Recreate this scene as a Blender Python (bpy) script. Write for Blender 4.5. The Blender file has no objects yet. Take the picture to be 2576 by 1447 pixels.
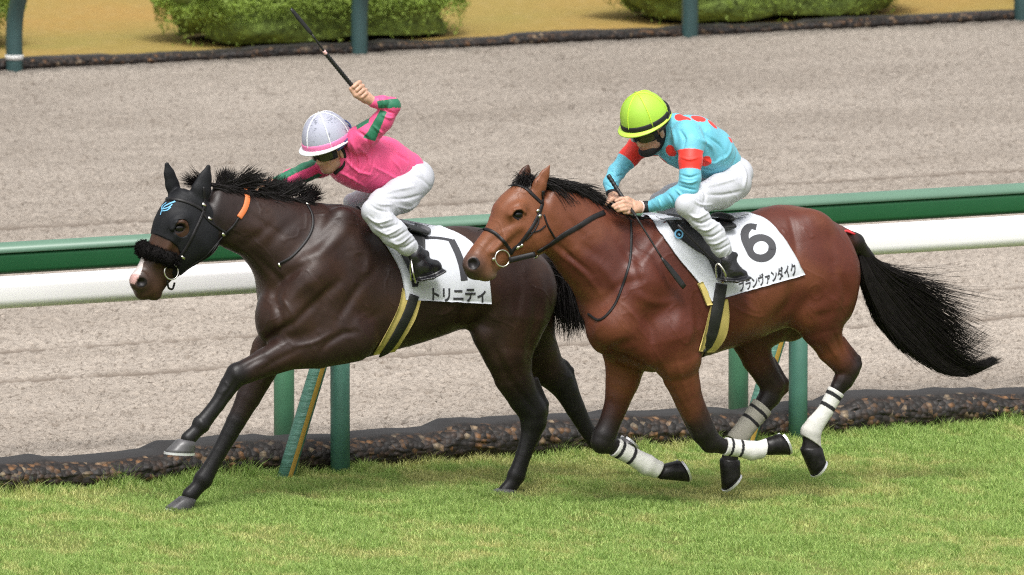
import bpy, math, random
import numpy as np
from mathutils import Vector, Matrix
from mathutils.bvhtree import BVHTree

S = bpy.context.scene
COL = S.collection
random.seed(7)
RNG = np.random.default_rng(11)

# ------------------------------------------------------------------ camera, world, sun, exposure
TH = math.radians(27.5)            # angle between the rails and the picture plane
FPX, CX, CY = 26000.0, 1288.0, 723.5   # focal length and centre, in pixels of a 2576 wide picture
PITCH = math.radians(6.85)
CAM = np.array([-math.sin(TH) * 57.0, -math.cos(TH) * 57.0, 7.9])
Fh = np.array([math.sin(TH), math.cos(TH), 0.0])
Rt = np.array([math.cos(TH), -math.sin(TH), 0.0])
Fw = Fh * math.cos(PITCH) + np.array([0, 0, -math.sin(PITCH)])
Up = Fh * math.sin(PITCH) + np.array([0, 0, math.cos(PITCH)])

cd = bpy.data.cameras.new('camera')
cam = bpy.data.objects.new('camera', cd)
COL.objects.link(cam)
cam.matrix_world = Matrix(((Rt[0], Up[0], -Fw[0], CAM[0]), (Rt[1], Up[1], -Fw[1], CAM[1]),
                           (Rt[2], Up[2], -Fw[2], CAM[2]), (0, 0, 0, 1)))
cd.sensor_width = 36.0
cd.lens = FPX / 2576.0 * 36.0
cd.clip_start = 1.0
cd.clip_end = 2000.0
cd.dof.use_dof = True
cd.dof.focus_distance = 56.3
cd.dof.aperture_fstop = 6.3
S.camera = cam

SUN_EL, SUN_AZ = math.radians(60), math.radians(204)
w = bpy.data.worlds.new("World")
S.world = w
w.use_nodes = True
nt = w.node_tree
bgn = nt.nodes['Background']
sky = nt.nodes.new('ShaderNodeTexSky')
sky.sky_type = 'NISHITA'
sky.sun_disc = False
sky.sun_elevation = SUN_EL
sky.sun_rotation = SUN_AZ
sky.air_density = 1.0
sky.dust_density = 6.0
sky.ozone_density = 1.0
hsv = nt.nodes.new('ShaderNodeHueSaturation')
hsv.inputs['Saturation'].default_value = 0.12
nt.links.new(sky.outputs[0], hsv.inputs['Color'])
nt.links.new(hsv.outputs[0], bgn.inputs[0])
bgn.inputs[1].default_value = 0.14
sd = bpy.data.lights.new('sun', 'SUN')
sd.energy = 1.45
sd.angle = math.radians(16)
sd.color = (1.0, 0.97, 0.93)
sun = bpy.data.objects.new('sun', sd)
COL.objects.link(sun)
# direction to the sun: high, behind the camera and a little to its left
sdir = Vector((math.sin(SUN_AZ) * math.cos(SUN_EL), math.cos(SUN_AZ) * math.cos(SUN_EL), math.sin(SUN_EL)))
sun.rotation_euler = sdir.to_track_quat('Z', 'Y').to_euler()
sun.location = (0, 0, 30)
S.view_settings.view_transform = 'Standard'
S.view_settings.look = 'None'
S.view_settings.gamma = 1.0
S.view_settings.exposure = 0.52
S.cycles.use_denoising = False
S.cycles.pixel_filter_type = 'BLACKMAN_HARRIS'
S.cycles.filter_width = 1.2
S.cycles.max_bounces = 6
S.cycles.transparent_max_bounces = 4
S.render.resolution_x, S.render.resolution_y = 1024, 575

# ------------------------------------------------------------------ picture <-> world helpers
def ray(px, py):
    d = Fw + Rt * ((px - CX) / FPX) + Up * (-(py - CY) / FPX)
    return d / np.linalg.norm(d)

def P(px, py, Y):                       # point of the vertical plane y = Y seen at that pixel
    d = ray(px, py)
    return CAM + d * ((Y - CAM[1]) / d[1])

def G(px, py, z=0.0):                   # point of the level z seen at that pixel
    d = ray(px, py)
    return CAM + d * ((z - CAM[2]) / d[2])

def proj(p):
    p = np.asarray(p, float) - CAM
    dep = p @ Fw
    return np.stack([CX + FPX * (p @ Rt) / dep, CY - FPX * (p @ Up) / dep], -1)

def sc_at(Y, px=1288, py=800):          # pixels per metre
    p = P(px, py, Y)
    return FPX / float((p - CAM) @ Fw)

# ------------------------------------------------------------------ objects
def tag(o, label=None, cat=None, group=None, kind=None):
    if label: o['label'] = label
    if cat: o['category'] = cat
    if group: o['group'] = group
    if kind: o['kind'] = kind
    return o

def empty(name, loc, label=None, cat=None, group=None):
    o = bpy.data.objects.new(name, None)
    o.empty_display_size = 0.1
    COL.objects.link(o)
    o.location = tuple(float(c) for c in loc)
    return tag(o, label, cat, group)

def link(name, me, mat=None, parent=None):
    o = bpy.data.objects.new(name, me)
    COL.objects.link(o)
    if mat: me.materials.append(mat)
    if parent is not None:
        o.parent = parent
        if parent.type == 'EMPTY':
            o.matrix_parent_inverse = Matrix.Translation(-parent.location)
    return o

def mesh_np(name, V, Fc, smooth=True):
    """V (n,3); Fc: (m,4) or (m,3) int array, or list of faces."""
    me = bpy.data.meshes.new(name)
    V = np.asarray(V, np.float32)
    if isinstance(Fc, np.ndarray):
        m, k = Fc.shape
        me.vertices.add(len(V))
        me.vertices.foreach_set('co', V.ravel())
        me.loops.add(m * k)
        me.loops.foreach_set('vertex_index', Fc.astype(np.int32).ravel())
        me.polygons.add(m)
        me.polygons.foreach_set('loop_start', (np.arange(m) * k).astype(np.int32))
        me.polygons.foreach_set('loop_total', np.full(m, k, np.int32))
        me.update(calc_edges=True)
    else:
        me.from_pydata([tuple(map(float, v)) for v in V], [], [tuple(map(int, f)) for f in Fc])
        me.update()
    if smooth:
        me.polygons.foreach_set('use_smooth', np.ones(len(me.polygons), bool))
    return me

def set_col(me, C, name='Col'):
    C = np.asarray(C, np.float32)
    if C.shape[1] == 3:
        C = np.concatenate([C, np.ones((len(C), 1), np.float32)], 1)
    a = me.color_attributes.new(name, 'FLOAT_COLOR', 'POINT')
    a.data.foreach_set('color', C.ravel())

# ------------------------------------------------------------------ materials
def mat(name, col=(0.5, 0.5, 0.5), rough=0.6, attr=None, noise=None, bump=None, metal=0.0,
        sheen=0.0, coat=0.0, spec=0.5, trans=0.0, stretch=None):
    """noise=(scale, amount) darkens/lightens the colour; bump=(scale, strength, distance)."""
    m = bpy.data.materials.new(name)
    m.use_nodes = True
    t = m.node_tree
    b = t.nodes['Principled BSDF']
    b.inputs['Roughness'].default_value = rough
    b.inputs['Metallic'].default_value = metal
    b.inputs['Specular IOR Level'].default_value = spec
    if sheen:
        b.inputs['Sheen Weight'].default_value = sheen
        b.inputs['Sheen Roughness'].default_value = 0.5
    if coat:
        b.inputs['Coat Weight'].default_value = coat
        b.inputs['Coat Roughness'].default_value = 0.3
    tc = t.nodes.new('ShaderNodeTexCoord')
    src = tc.outputs['Object']
    if stretch:
        mp = t.nodes.new('ShaderNodeMapping')
        mp.inputs['Scale'].default_value = stretch
        t.links.new(src, mp.inputs[0])
        src = mp.outputs[0]
    if attr:
        a = t.nodes.new('ShaderNodeAttribute')
        a.attribute_name = attr
        cs = a.outputs['Color']
    else:
        r = t.nodes.new('ShaderNodeRGB')
        r.outputs[0].default_value = (*col, 1)
        cs = r.outputs[0]
    if noise:
        n = t.nodes.new('ShaderNodeTexNoise')
        n.inputs['Scale'].default_value = noise[0]
        n.inputs['Detail'].default_value = 5
        t.links.new(src, n.inputs['Vector'])
        mr = t.nodes.new('ShaderNodeMapRange')
        mr.inputs[1].default_value = 0.3
        mr.inputs[2].default_value = 0.7
        mr.inputs[3].default_value = 1 - noise[1]
        mr.inputs[4].default_value = 1 + noise[1]
        t.links.new(n.outputs['Fac'], mr.inputs[0])
        mx = t.nodes.new('ShaderNodeVectorMath')
        mx.operation = 'SCALE'
        t.links.new(cs, mx.inputs[0])
        t.links.new(mr.outputs[0], mx.inputs['Scale'])
        cs = mx.outputs[0]
    t.links.new(cs, b.inputs['Base Color'])
    if bump:
        n2 = t.nodes.new('ShaderNodeTexNoise')
        n2.inputs['Scale'].default_value = bump[0]
        n2.inputs['Detail'].default_value = 4
        t.links.new(src, n2.inputs['Vector'])
        bp = t.nodes.new('ShaderNodeBump')
        bp.inputs['Strength'].default_value = bump[1]
        bp.inputs['Distance'].default_value = bump[2]
        t.links.new(n2.outputs['Fac'], bp.inputs['Height'])
        t.links.new(bp.outputs[0], b.inputs['Normal'])
    return m

# ------------------------------------------------------------------ lattice noise in numpy
def vnoise(X, Y, seed=0):
    X = np.asarray(X, float); Y = np.asarray(Y, float)
    xi = np.floor(X).astype(np.int64); yi = np.floor(Y).astype(np.int64)
    fx = X - xi; fy = Y - yi
    fx = fx * fx * (3 - 2 * fx); fy = fy * fy * (3 - 2 * fy)
    def hsh(a, b):
        h = (a * 374761393 + b * 668265263 + seed * 974634777) & 0xffffffff
        h = ((h ^ (h >> 13)) * 1274126177) & 0xffffffff
        return ((h ^ (h >> 16)) & 0xffffff) / float(0xffffff)
    a = hsh(xi, yi); b = hsh(xi + 1, yi); c = hsh(xi, yi + 1); d = hsh(xi + 1, yi + 1)
    return (a * (1 - fx) + b * fx) * (1 - fy) + (c * (1 - fx) + d * fx) * fy

def fbm(X, Y, oct=4, seed=0):
    s = 0; amp = 0.5; tot = 0
    for k in range(oct):
        s = s + amp * vnoise(X * 2 ** k, Y * 2 ** k, seed + 17 * k)
        tot += amp
        amp *= 0.5
    return s / tot

def grid_faces(nu, nv, closed_u=False):
    i = np.arange(nu if closed_u else nu - 1)
    j = np.arange(nv - 1)
    I, J = np.meshgrid(i, j, indexing='ij')
    I2 = (I + 1) % nu
    return np.stack([I * nv + J, I2 * nv + J, I2 * nv + J + 1, I * nv + J + 1], -1).reshape(-1, 4)

# ------------------------------------------------------------------ swept shapes
def sweep(path, radii, seg=12, prof=None, up=(0, 0, 1), cap=True):
    """tube along path; radii number or list; prof optional (k,2) unit profile."""
    path = np.asarray(path, float)
    n = len(path)
    radii = np.broadcast_to(np.asarray(radii, float), (n,)) if np.ndim(radii) < 2 else np.asarray(radii)
    T = np.gradient(path, axis=0)
    T /= np.linalg.norm(T, axis=1)[:, None] + 1e-12
    upv = np.asarray(up, float)
    if prof is None:
        a = np.arange(seg) / seg * 2 * math.pi
        prof = np.stack([np.cos(a), np.sin(a)], 1)
    k = len(prof)
    V = np.zeros((n, k, 3))
    A = np.cross(upv, T[0])
    if np.linalg.norm(A) < 1e-3:
        A = np.cross((1, 0.1, 0), T[0])
    A /= np.linalg.norm(A)
    for i in range(n):
        A = A - T[i] * (A @ T[i])
        A /= np.linalg.norm(A) + 1e-12
        B = np.cross(T[i], A)
        V[i] = path[i] + radii[i] * (prof[:, :1] * A + prof[:, 1:] * B)
    F = []
    for i in range(n - 1):
        for j in range(k):
            j2 = (j + 1) % k
            F.append((i * k + j, i * k + j2, (i + 1) * k + j2, (i + 1) * k + j))
    if cap:
        F.append(tuple(range(k - 1, -1, -1)))
        F.append(tuple((n - 1) * k + j for j in range(k)))
    return V.reshape(-1, 3), F

class MB:
    def __init__(self):
        self.V = []; self.F = []; self.n = 0
    def add(self, V, F):
        V = np.asarray(V, float)
        self.V.append(V)
        self.F += [tuple(int(i) + self.n for i in f) for f in F]
        self.n += len(V)
        return self
    def tube(self, path, r, seg=10, **k):
        return self.add(*sweep(path, r, seg, **k))
    def build(self, name, m, parent=None, smooth=True):
        return link(name, mesh_np(name, np.concatenate(self.V), self.F, smooth), m, parent)

def catmull(pts, n=8):
    """smooth curve through points (any dimension)."""
    p = np.asarray(pts, float)
    if len(p) < 3:
        t = np.linspace(0, 1, n + 1)[:, None]
        return p[0] * (1 - t) + p[-1] * t
    q = np.vstack([2 * p[0] - p[1], p, 2 * p[-1] - p[-2]])
    out = []
    for i in range(1, len(q) - 2):
        for k in range(n):
            t = k / n
            out.append(0.5 * ((2 * q[i]) + (-q[i - 1] + q[i + 1]) * t + (2 * q[i - 1] - 5 * q[i] + 4 * q[i + 1] - q[i + 2]) * t * t
                              + (-q[i - 1] + 3 * q[i] - 3 * q[i + 1] + q[i + 2]) * t ** 3))
    out.append(p[-1])
    return np.array(out)
# ================================================================== THE SETTING
yr = G(862, 1190)[1]                     # line of the near posts
X0 = G(862, 1190)[0]
X1 = G(1983, 1101)[0]
SP = X1 - X0                             # post spacing
yk0, yk1 = yr + 0.10, yr + 0.52          # near edging
far_b = [G(45, 178), G(905, 133), G(1740, 92), G(2555, 47)]
yf = float(np.mean([p[1] for p in far_b]))
print('post line', yr, 'spacing', SP, 'far', yf, [round(float(p[1]), 2) for p in far_b], [round(float(p[0]), 2) for p in far_b])

# ---- ground
def ground_mat(name, c0, c1, c2, sc):
    m = bpy.data.materials.new(name)
    m.use_nodes = True
    t = m.node_tree
    b = t.nodes['Principled BSDF']
    b.inputs['Roughness'].default_value = 0.95
    b.inputs['Specular IOR Level'].default_value = 0.1
    tc = t.nodes.new('ShaderNodeTexCoord')
    n1 = t.nodes.new('ShaderNodeTexNoise'); n1.inputs['Scale'].default_value = sc; n1.inputs['Detail'].default_value = 6
    n2 = t.nodes.new('ShaderNodeTexNoise'); n2.inputs['Scale'].default_value = sc * 25; n2.inputs['Detail'].default_value = 4
    r = t.nodes.new('ShaderNodeValToRGB')
    r.color_ramp.elements[0].position = 0.35; r.color_ramp.elements[0].color = (*c0, 1)
    r.color_ramp.elements[1].position = 0.65; r.color_ramp.elements[1].color = (*c1, 1)
    mx = t.nodes.new('ShaderNodeMixRGB'); mx.inputs[2].default_value = (*c2, 1)
    mr = t.nodes.new('ShaderNodeMapRange'); mr.inputs[1].default_value = 0.5; mr.inputs[2].default_value = 0.75; mr.inputs[4].default_value = 0.6
    t.links.new(tc.outputs['Object'], n1.inputs[0]); t.links.new(tc.outputs['Object'], n2.inputs[0])
    t.links.new(n1.outputs['Fac'], r.inputs[0]); t.links.new(n2.outputs['Fac'], mr.inputs[0])
    t.links.new(r.outputs[0], mx.inputs[1]); t.links.new(mr.outputs[0], mx.inputs[0])
    t.links.new(mx.outputs[0], b.inputs['Base Color'])
    bp = t.nodes.new('ShaderNodeBump'); bp.inputs['Distance'].default_value = 0.02
    t.links.new(n2.outputs['Fac'], bp.inputs['Height']); t.links.new(bp.outputs[0], b.inputs['Normal'])
    return m

M_soil = ground_mat('turf_soil', (0.10, 0.14, 0.03), (0.17, 0.20, 0.06), (0.08, 0.07, 0.03), 0.8)
M_lawn = ground_mat('dry_lawn', (0.31, 0.195, 0.060), (0.25, 0.20, 0.058), (0.35, 0.26, 0.11), 0.45)
def sheet(name, x0, x1, y0, y1, z, m, nx=2, ny=2):
    xs = np.linspace(x0, x1, nx); ys = np.linspace(y0, y1, ny)
    X, Y = np.meshgrid(xs, ys, indexing='ij')
    V = np.stack([X, Y, np.full_like(X, z)], -1).reshape(-1, 3)
    o = link(name, mesh_np(name, V, grid_faces(nx, ny)), m)
    return tag(o, kind='structure')
g = sheet('ground', -400, 400, -120, 600, -0.02, M_lawn)
sheet('turf', -60, 60, yr - 40, yk0 + 0.1, 0.0, M_soil)
sheet('lawn', -120, 200, yf + 0.1, yf + 300, 0.03, M_lawn)

# ---- sand: height field with hoof pocks and harrow lines
def pocks(X, Y, cell, dens, seed, rmin, rmax):
    """scattered shallow pits; returns depth 0..1 (max over neighbours)"""
    U, Vv = X / cell, Y / cell
    ui = np.floor(U).astype(np.int64); vi = np.floor(Vv).astype(np.int64)
    out = np.zeros_like(X)
    def h(a, b, s):
        q = (a * 374761393 + b * 668265263 + (seed + s) * 974634777) & 0xffffffff
        q = ((q ^ (q >> 13)) * 1274126177) & 0xffffffff
        return ((q ^ (q >> 16)) & 0xffffff) / float(0xffffff)
    for a in (-1, 0, 1):
        for b in (-1, 0, 1):
            A, B = ui + a, vi + b
            on = h(A, B, 5) < dens
            cx = A + 0.5 + 0.7 * (h(A, B, 1) - 0.5); cy = B + 0.5 + 0.7 * (h(A, B, 2) - 0.5)
            r = rmin + (rmax - rmin) * h(A, B, 3)
            ex = 0.6 + 1.3 * h(A, B, 4)
            d2 = ((U - cx) / (r * ex)) ** 2 + ((Vv - cy) / r) ** 2
            out = np.maximum(out, on * np.clip(1 - d2, 0, 1))
    return out
lines_at = [G(600, 945), G(600, 864), G(2300, 828)]
print('grooves y', [p[1] for p in lines_at])
def sand_height(X, Y):
    z = 0.020 * (fbm(X * 3.0, Y * 2.2, 3, 3) - 0.5)
    z = z + 0.030 * (fbm(X * 16, Y * 9, 3, 5) - 0.5)
    z = z + 0.030 * (fbm(X * 34, Y * 15, 2, 9) - 0.5)
    z = z - 0.034 * pocks(X, Y, 0.062, 0.50, 21, 0.16, 0.42)
    z = z - 0.035 * pocks(X, Y, 0.33, 0.22, 31, 0.10, 0.20)
    return z
sx0, sx1 = float(G(0, 1240)[0]) - 2.5, float(G(2576, 40)[0]) + 3
XL, XR = min(sx0, float(G(0, 150)[0]) - 1), sx1
bands = []
def sand_patch():
    ys = [yk1 - 0.05]
    step = 0.024
    while ys[-1] < yf + 0.1:
        ys.append(ys[-1] + step)
        step = 0.024 + 0.024 * (ys[-1] - yk1) / (yf - yk1)
    ys = np.array(ys)
    nx = 900
    # rows follow the visible wedge so that detail goes where the camera looks
    V = []
    for y in ys:
        e0 = y / math.tan(math.pi / 2 - TH) if False else 0
        a = P(-260, 700, y)[0]; b = P(2836, 700, y)[0]
        V.append(np.stack([np.linspace(a, b, nx), np.full(nx, y)], -1))
    V = np.array(V)
    X, Y = V[..., 0], V[..., 1]
    fade = np.clip((Y - yk1) / 0.1, 0, 1) * np.clip((yf - Y) / 0.2, 0, 1)
    base = 0.055 * np.clip((16.0 - Y) / 12.0, 0, 1)
    Z = base + sand_height(X, Y) * (0.25 + 0.75 * fade)
    sm = np.zeros_like(Z)
    for k, (yy, ww) in enumerate(((4.65, 0.085), (6.0, 0.065), (12.2, 0.10))):
        bnd = np.exp(-((Y - yy - 0.03 * (fbm(X * 0.7, Y * 0, 2, 50 + k) - 0.5)) / ww) ** 2)
        sm = np.maximum(sm, bnd)
    Zs = base - 0.005 + 0.012 * (fbm(X * 3, Y * 3, 2, 77) - 0.5)
    Z = Z * (1 - sm * 0.8) + (Zs - 0.012) * sm * 0.8
    me = mesh_np('sand_track', np.stack([X, Y, Z], -1).reshape(-1, 3), grid_faces(len(ys), nx)[:, ::-1].copy())
    damp_shade = np.clip(pocks(X, Y, 0.062, 0.50, 21, 0.16, 0.42) * 1.0 + 1.2 * pocks(X, Y, 0.33, 0.22, 31, 0.10, 0.20), 0, 1) * (1 - sm)  # pits darkened: wet sand plus the pits' shade put into the colour
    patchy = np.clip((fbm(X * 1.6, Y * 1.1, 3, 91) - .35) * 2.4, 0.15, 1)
    set_col(me, np.stack([sm, damp_shade * patchy, damp_shade * 0], -1).reshape(-1, 3))
    return me
def sand_material():
    m = bpy.data.materials.new('sand')
    m.use_nodes = True
    t = m.node_tree
    b = t.nodes['Principled BSDF']
    b.inputs['Roughness'].default_value = 0.9
    b.inputs['Specular IOR Level'].default_value = 0.15
    tc = t.nodes.new('ShaderNodeTexCoord')
    def noise(scale, det, sv=None):
        n = t.nodes.new('ShaderNodeTexNoise'); n.inputs['Scale'].default_value = scale; n.inputs['Detail'].default_value = det
        if sv:
            mp = t.nodes.new('ShaderNodeMapping'); mp.inputs['Scale'].default_value = sv
            t.links.new(tc.outputs['Object'], mp.inputs[0]); t.links.new(mp.outputs[0], n.inputs[0])
        else:
            t.links.new(tc.outputs['Object'], n.inputs[0])
        return n
    n1 = noise(0.5, 5, (0.6, 1.5, 1))
    n2 = noise(22, 4)
    n3 = noise(3.0, 5, (0.8, 1.6, 1))
    r = t.nodes.new('ShaderNodeValToRGB')
    r.color_ramp.elements[0].position = 0.32; r.color_ramp.elements[0].color = (0.285, 0.246, 0.208, 1)
    r.color_ramp.elements[1].position = 0.68; r.color_ramp.elements[1].color = (0.370, 0.324, 0.278, 1)
    t.links.new(n1.outputs['Fac'], r.inputs[0])
    mr = t.nodes.new('ShaderNodeMapRange'); mr.inputs[1].default_value = 0.3; mr.inputs[2].default_value = 0.7
    mr.inputs[3].default_value = 0.86; mr.inputs[4].default_value = 1.12
    t.links.new(n2.outputs['Fac'], mr.inputs[0])
    sc1 = t.nodes.new('ShaderNodeVectorMath'); sc1.operation = 'SCALE'
    t.links.new(r.outputs[0], sc1.inputs[0]); t.links.new(mr.outputs[0], sc1.inputs['Scale'])
    # scattered dark clods: wet sand, with facet shade put into the colour
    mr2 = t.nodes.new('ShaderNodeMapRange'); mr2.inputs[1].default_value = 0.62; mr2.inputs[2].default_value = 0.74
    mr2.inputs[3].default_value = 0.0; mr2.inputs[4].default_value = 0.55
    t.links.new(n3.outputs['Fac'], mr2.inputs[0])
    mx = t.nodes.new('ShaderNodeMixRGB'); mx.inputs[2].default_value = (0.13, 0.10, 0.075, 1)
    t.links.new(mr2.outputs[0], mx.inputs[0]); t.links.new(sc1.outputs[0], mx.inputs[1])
    at = t.nodes.new('ShaderNodeAttribute'); at.attribute_name = 'Col'
    sp = t.nodes.new('ShaderNodeSeparateXYZ'); t.links.new(at.outputs['Vector'], sp.inputs[0])
    m1 = t.nodes.new('ShaderNodeMixRGB'); m1.inputs[2].default_value = (0.155, 0.125, 0.10, 1)
    f1 = t.nodes.new('ShaderNodeMath'); f1.operation = 'MULTIPLY'; f1.inputs[1].default_value = 0.95
    t.links.new(sp.outputs[0], f1.inputs[0]); t.links.new(f1.outputs[0], m1.inputs[0]); t.links.new(mx.outputs[0], m1.inputs[1])
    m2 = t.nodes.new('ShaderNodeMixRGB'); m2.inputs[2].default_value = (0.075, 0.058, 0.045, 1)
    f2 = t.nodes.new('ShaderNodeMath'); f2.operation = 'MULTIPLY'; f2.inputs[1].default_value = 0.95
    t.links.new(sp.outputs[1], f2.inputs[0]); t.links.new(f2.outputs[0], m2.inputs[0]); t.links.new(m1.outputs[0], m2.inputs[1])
    # small clods and pits: wet sand and painted shade, about two centimetres across
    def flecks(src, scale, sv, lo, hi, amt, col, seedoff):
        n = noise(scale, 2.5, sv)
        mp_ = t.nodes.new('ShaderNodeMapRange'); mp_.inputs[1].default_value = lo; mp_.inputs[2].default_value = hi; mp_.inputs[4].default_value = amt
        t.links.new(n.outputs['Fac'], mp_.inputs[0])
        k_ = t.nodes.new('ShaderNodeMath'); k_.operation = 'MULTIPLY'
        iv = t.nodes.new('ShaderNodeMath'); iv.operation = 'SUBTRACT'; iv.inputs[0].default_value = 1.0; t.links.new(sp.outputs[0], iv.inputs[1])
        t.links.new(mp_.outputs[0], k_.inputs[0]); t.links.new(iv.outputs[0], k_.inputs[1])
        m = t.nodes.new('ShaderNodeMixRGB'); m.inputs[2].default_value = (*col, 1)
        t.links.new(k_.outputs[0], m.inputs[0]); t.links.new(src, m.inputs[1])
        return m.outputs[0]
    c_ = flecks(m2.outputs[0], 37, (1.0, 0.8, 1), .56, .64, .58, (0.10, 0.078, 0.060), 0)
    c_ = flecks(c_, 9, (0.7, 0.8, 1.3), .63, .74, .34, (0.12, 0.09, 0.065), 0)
    sepo = t.nodes.new('ShaderNodeSeparateXYZ'); t.links.new(tc.outputs['Object'], sepo.inputs[0])
    far_ = t.nodes.new('ShaderNodeMapRange'); far_.inputs[1].default_value = 6; far_.inputs[2].default_value = 16; far_.inputs[3].default_value = 1.06; far_.inputs[4].default_value = 0.88
    t.links.new(sepo.outputs[1], far_.inputs[0])
    vs = t.nodes.new('ShaderNodeVectorMath'); vs.operation = 'SCALE'; t.links.new(c_, vs.inputs[0]); t.links.new(far_.outputs[0], vs.inputs['Scale'])
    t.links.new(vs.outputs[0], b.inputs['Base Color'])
    bp = t.nodes.new('ShaderNodeBump'); bp.inputs['Distance'].default_value = 0.012; bp.inputs['Strength'].default_value = 0.8
    n4 = noise(60, 3)
    t.links.new(n4.outputs['Fac'], bp.inputs['Height']); t.links.new(bp.outputs[0], b.inputs['Normal'])
    return m
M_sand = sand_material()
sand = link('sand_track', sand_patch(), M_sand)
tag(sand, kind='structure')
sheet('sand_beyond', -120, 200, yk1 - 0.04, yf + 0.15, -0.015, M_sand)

# ---- pebbly edgings
def edging(name, y0, y1, xa, xb, height, zbase, lab, seed, step=0.02, flip=False, seglen=0.9, npeb=7000):
    """long lumpy kerb of pebble-filled mat: dark smooth top, pebbly face towards the camera"""
    xs = np.arange(xa, xb, step)
    nx = len(xs)
    # lumpy outline by segments that overlap like cushions
    segj = np.floor(xs / seglen + 0.25 * np.sin(xs * 1.7 + seed)).astype(int)
    lump = np.array([((s * 7919 + seed * 31) % 97) / 97.0 for s in segj])
    lump = np.convolve(np.pad(lump, 6, mode='edge'), np.ones(5) / 5, 'same')[6:-6]
    H = height * (0.80 + 0.34 * lump + 0.34 * (fbm(xs * 2.2, xs * 0, 3, seed) - 0.5))
    fr = 0.05 * (fbm(xs * 1.9, xs * 0 + 9, 3, seed + 2) - 0.5)
    D = y1 - y0
    bw = 0.09 * (fbm(xs * 2.1, xs * 0 + 30, 3, seed + 4) - 0.5)
    prof = [(0.08, -0.03), (-0.02, 0.12), (-0.06, 0.32), (-0.055, 0.52), (-0.01, 0.70), (0.06, 0.83), (0.15, 0.92), (0.28, 0.98), (0.5, 1.0), (0.72, 0.95), (0.88, 0.84), (0.97, 0.6), (1.0, -0.05)]
    prof = catmull(prof, 4)
    V = []
    for k, (u, v) in enumerate(prof):
        yy = y0 + u * D + fr * (1 if u < 0.5 else 0) + (bw if u > 0.6 else 0)
        if k < 26:
            rough = 0.016 * (fbm(xs * 24, np.full(nx, k * 0.9), 3, seed + 5) - 0.5)
        else:
            rough = 0.008 * (fbm(xs * 6, np.full(nx, k * 0.4), 2, seed + 6) - 0.5)
        V.append(np.stack([xs, yy + rough * 1.5, zbase + v * H + rough], -1))
    V = np.array(V)
    me = mesh_np(name, V.reshape(-1, 3), grid_faces(len(prof), nx)[:, ::-1].copy())
    # colour: pebbles on the face, dark mat on top
    top = np.zeros((len(prof), nx))
    for k, (u, v) in enumerate(prof):
        top[k] = np.clip((u - 0.10 - 0.05 * fbm(xs * 5, xs * 0 + 3, 2, 12)) / 0.06, 0, 1)
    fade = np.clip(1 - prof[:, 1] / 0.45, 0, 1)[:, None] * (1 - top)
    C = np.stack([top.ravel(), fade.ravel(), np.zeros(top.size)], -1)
    set_col(me, C)
    m = bpy.data.materials.new(name + '_mat')
    m.use_nodes = True
    t = m.node_tree
    b = t.nodes['Principled BSDF']
    b.inputs['Roughness'].default_value = 0.6
    at = t.nodes.new('ShaderNodeAttribute'); at.attribute_name = 'Col'
    sp = t.nodes.new('ShaderNodeSeparateXYZ'); t.links.new(at.outputs['Vector'], sp.inputs[0])
    tc = t.nodes.new('ShaderNodeTexCoord')
    vo = t.nodes.new('ShaderNodeTexVoronoi'); vo.inputs['Scale'].default_value = 30
    t.links.new(tc.outputs['Object'], vo.inputs[0])
    hs = t.nodes.new('ShaderNodeSeparateXYZ'); t.links.new(vo.outputs['Color'], hs.inputs[0])
    r = t.nodes.new('ShaderNodeValToRGB')
    e = r.color_ramp.elements
    e[0].position = 0.0; e[0].color = (0.018, 0.014, 0.012, 1)
    e[1].position = 1.0; e[1].color = (0.30, 0.23, 0.15, 1)
    for pos, c in ((0.40, (0.022, 0.016, 0.013)), (0.60, (0.060, 0.032, 0.019)), (0.76, (0.035, 0.028, 0.024)), (0.90, (0.23, 0.11, 0.042))):
        q = e.new(pos); q.color = (*c, 1)
    t.links.new(hs.outputs[0], r.inputs[0])
    edge = t.nodes.new('ShaderNodeMapRange'); edge.inputs[1].default_value = 0.2; edge.inputs[2].default_value = 0.55
    edge.inputs[3].default_value = 1.0; edge.inputs[4].default_value = 0.4
    t.links.new(vo.outputs['Distance'], edge.inputs[0])
    scn = t.nodes.new('ShaderNodeVectorMath'); scn.operation = 'SCALE'
    t.links.new(r.outputs[0], scn.inputs[0]); t.links.new(edge.outputs[0], scn.inputs['Scale'])
    nz = t.nodes.new('ShaderNodeTexNoise'); nz.inputs['Scale'].default_value = 3.5; nz.inputs['Detail'].default_value = 4
    t.links.new(tc.outputs['Object'], nz.inputs[0])
    dirt_dark = t.nodes.new('ShaderNodeMixRGB'); dirt_dark.inputs[2].default_value = (0.018, 0.013, 0.011, 1)  # dark tone in random patches and towards the foot of the face
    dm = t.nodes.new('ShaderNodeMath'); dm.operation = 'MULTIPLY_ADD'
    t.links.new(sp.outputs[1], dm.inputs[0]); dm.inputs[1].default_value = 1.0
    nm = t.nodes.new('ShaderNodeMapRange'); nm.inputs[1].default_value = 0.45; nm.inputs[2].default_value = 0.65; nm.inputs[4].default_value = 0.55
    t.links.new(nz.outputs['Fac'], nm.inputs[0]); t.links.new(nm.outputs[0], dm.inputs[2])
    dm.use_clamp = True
    t.links.new(dm.outputs[0], dirt_dark.inputs[0]); t.links.new(scn.outputs[0], dirt_dark.inputs[1])
    topc = t.nodes.new('ShaderNodeMixRGB'); topc.inputs[2].default_value = (0.027, 0.0245, 0.024, 1)
    t.links.new(sp.outputs[0], topc.inputs[0]); t.links.new(dirt_dark.outputs[0], topc.inputs[1])
    t.links.new(topc.outputs[0], b.inputs['Base Color'])
    bp = t.nodes.new('ShaderNodeBump'); bp.inputs['Distance'].default_value = 0.008; bp.invert = True
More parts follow.
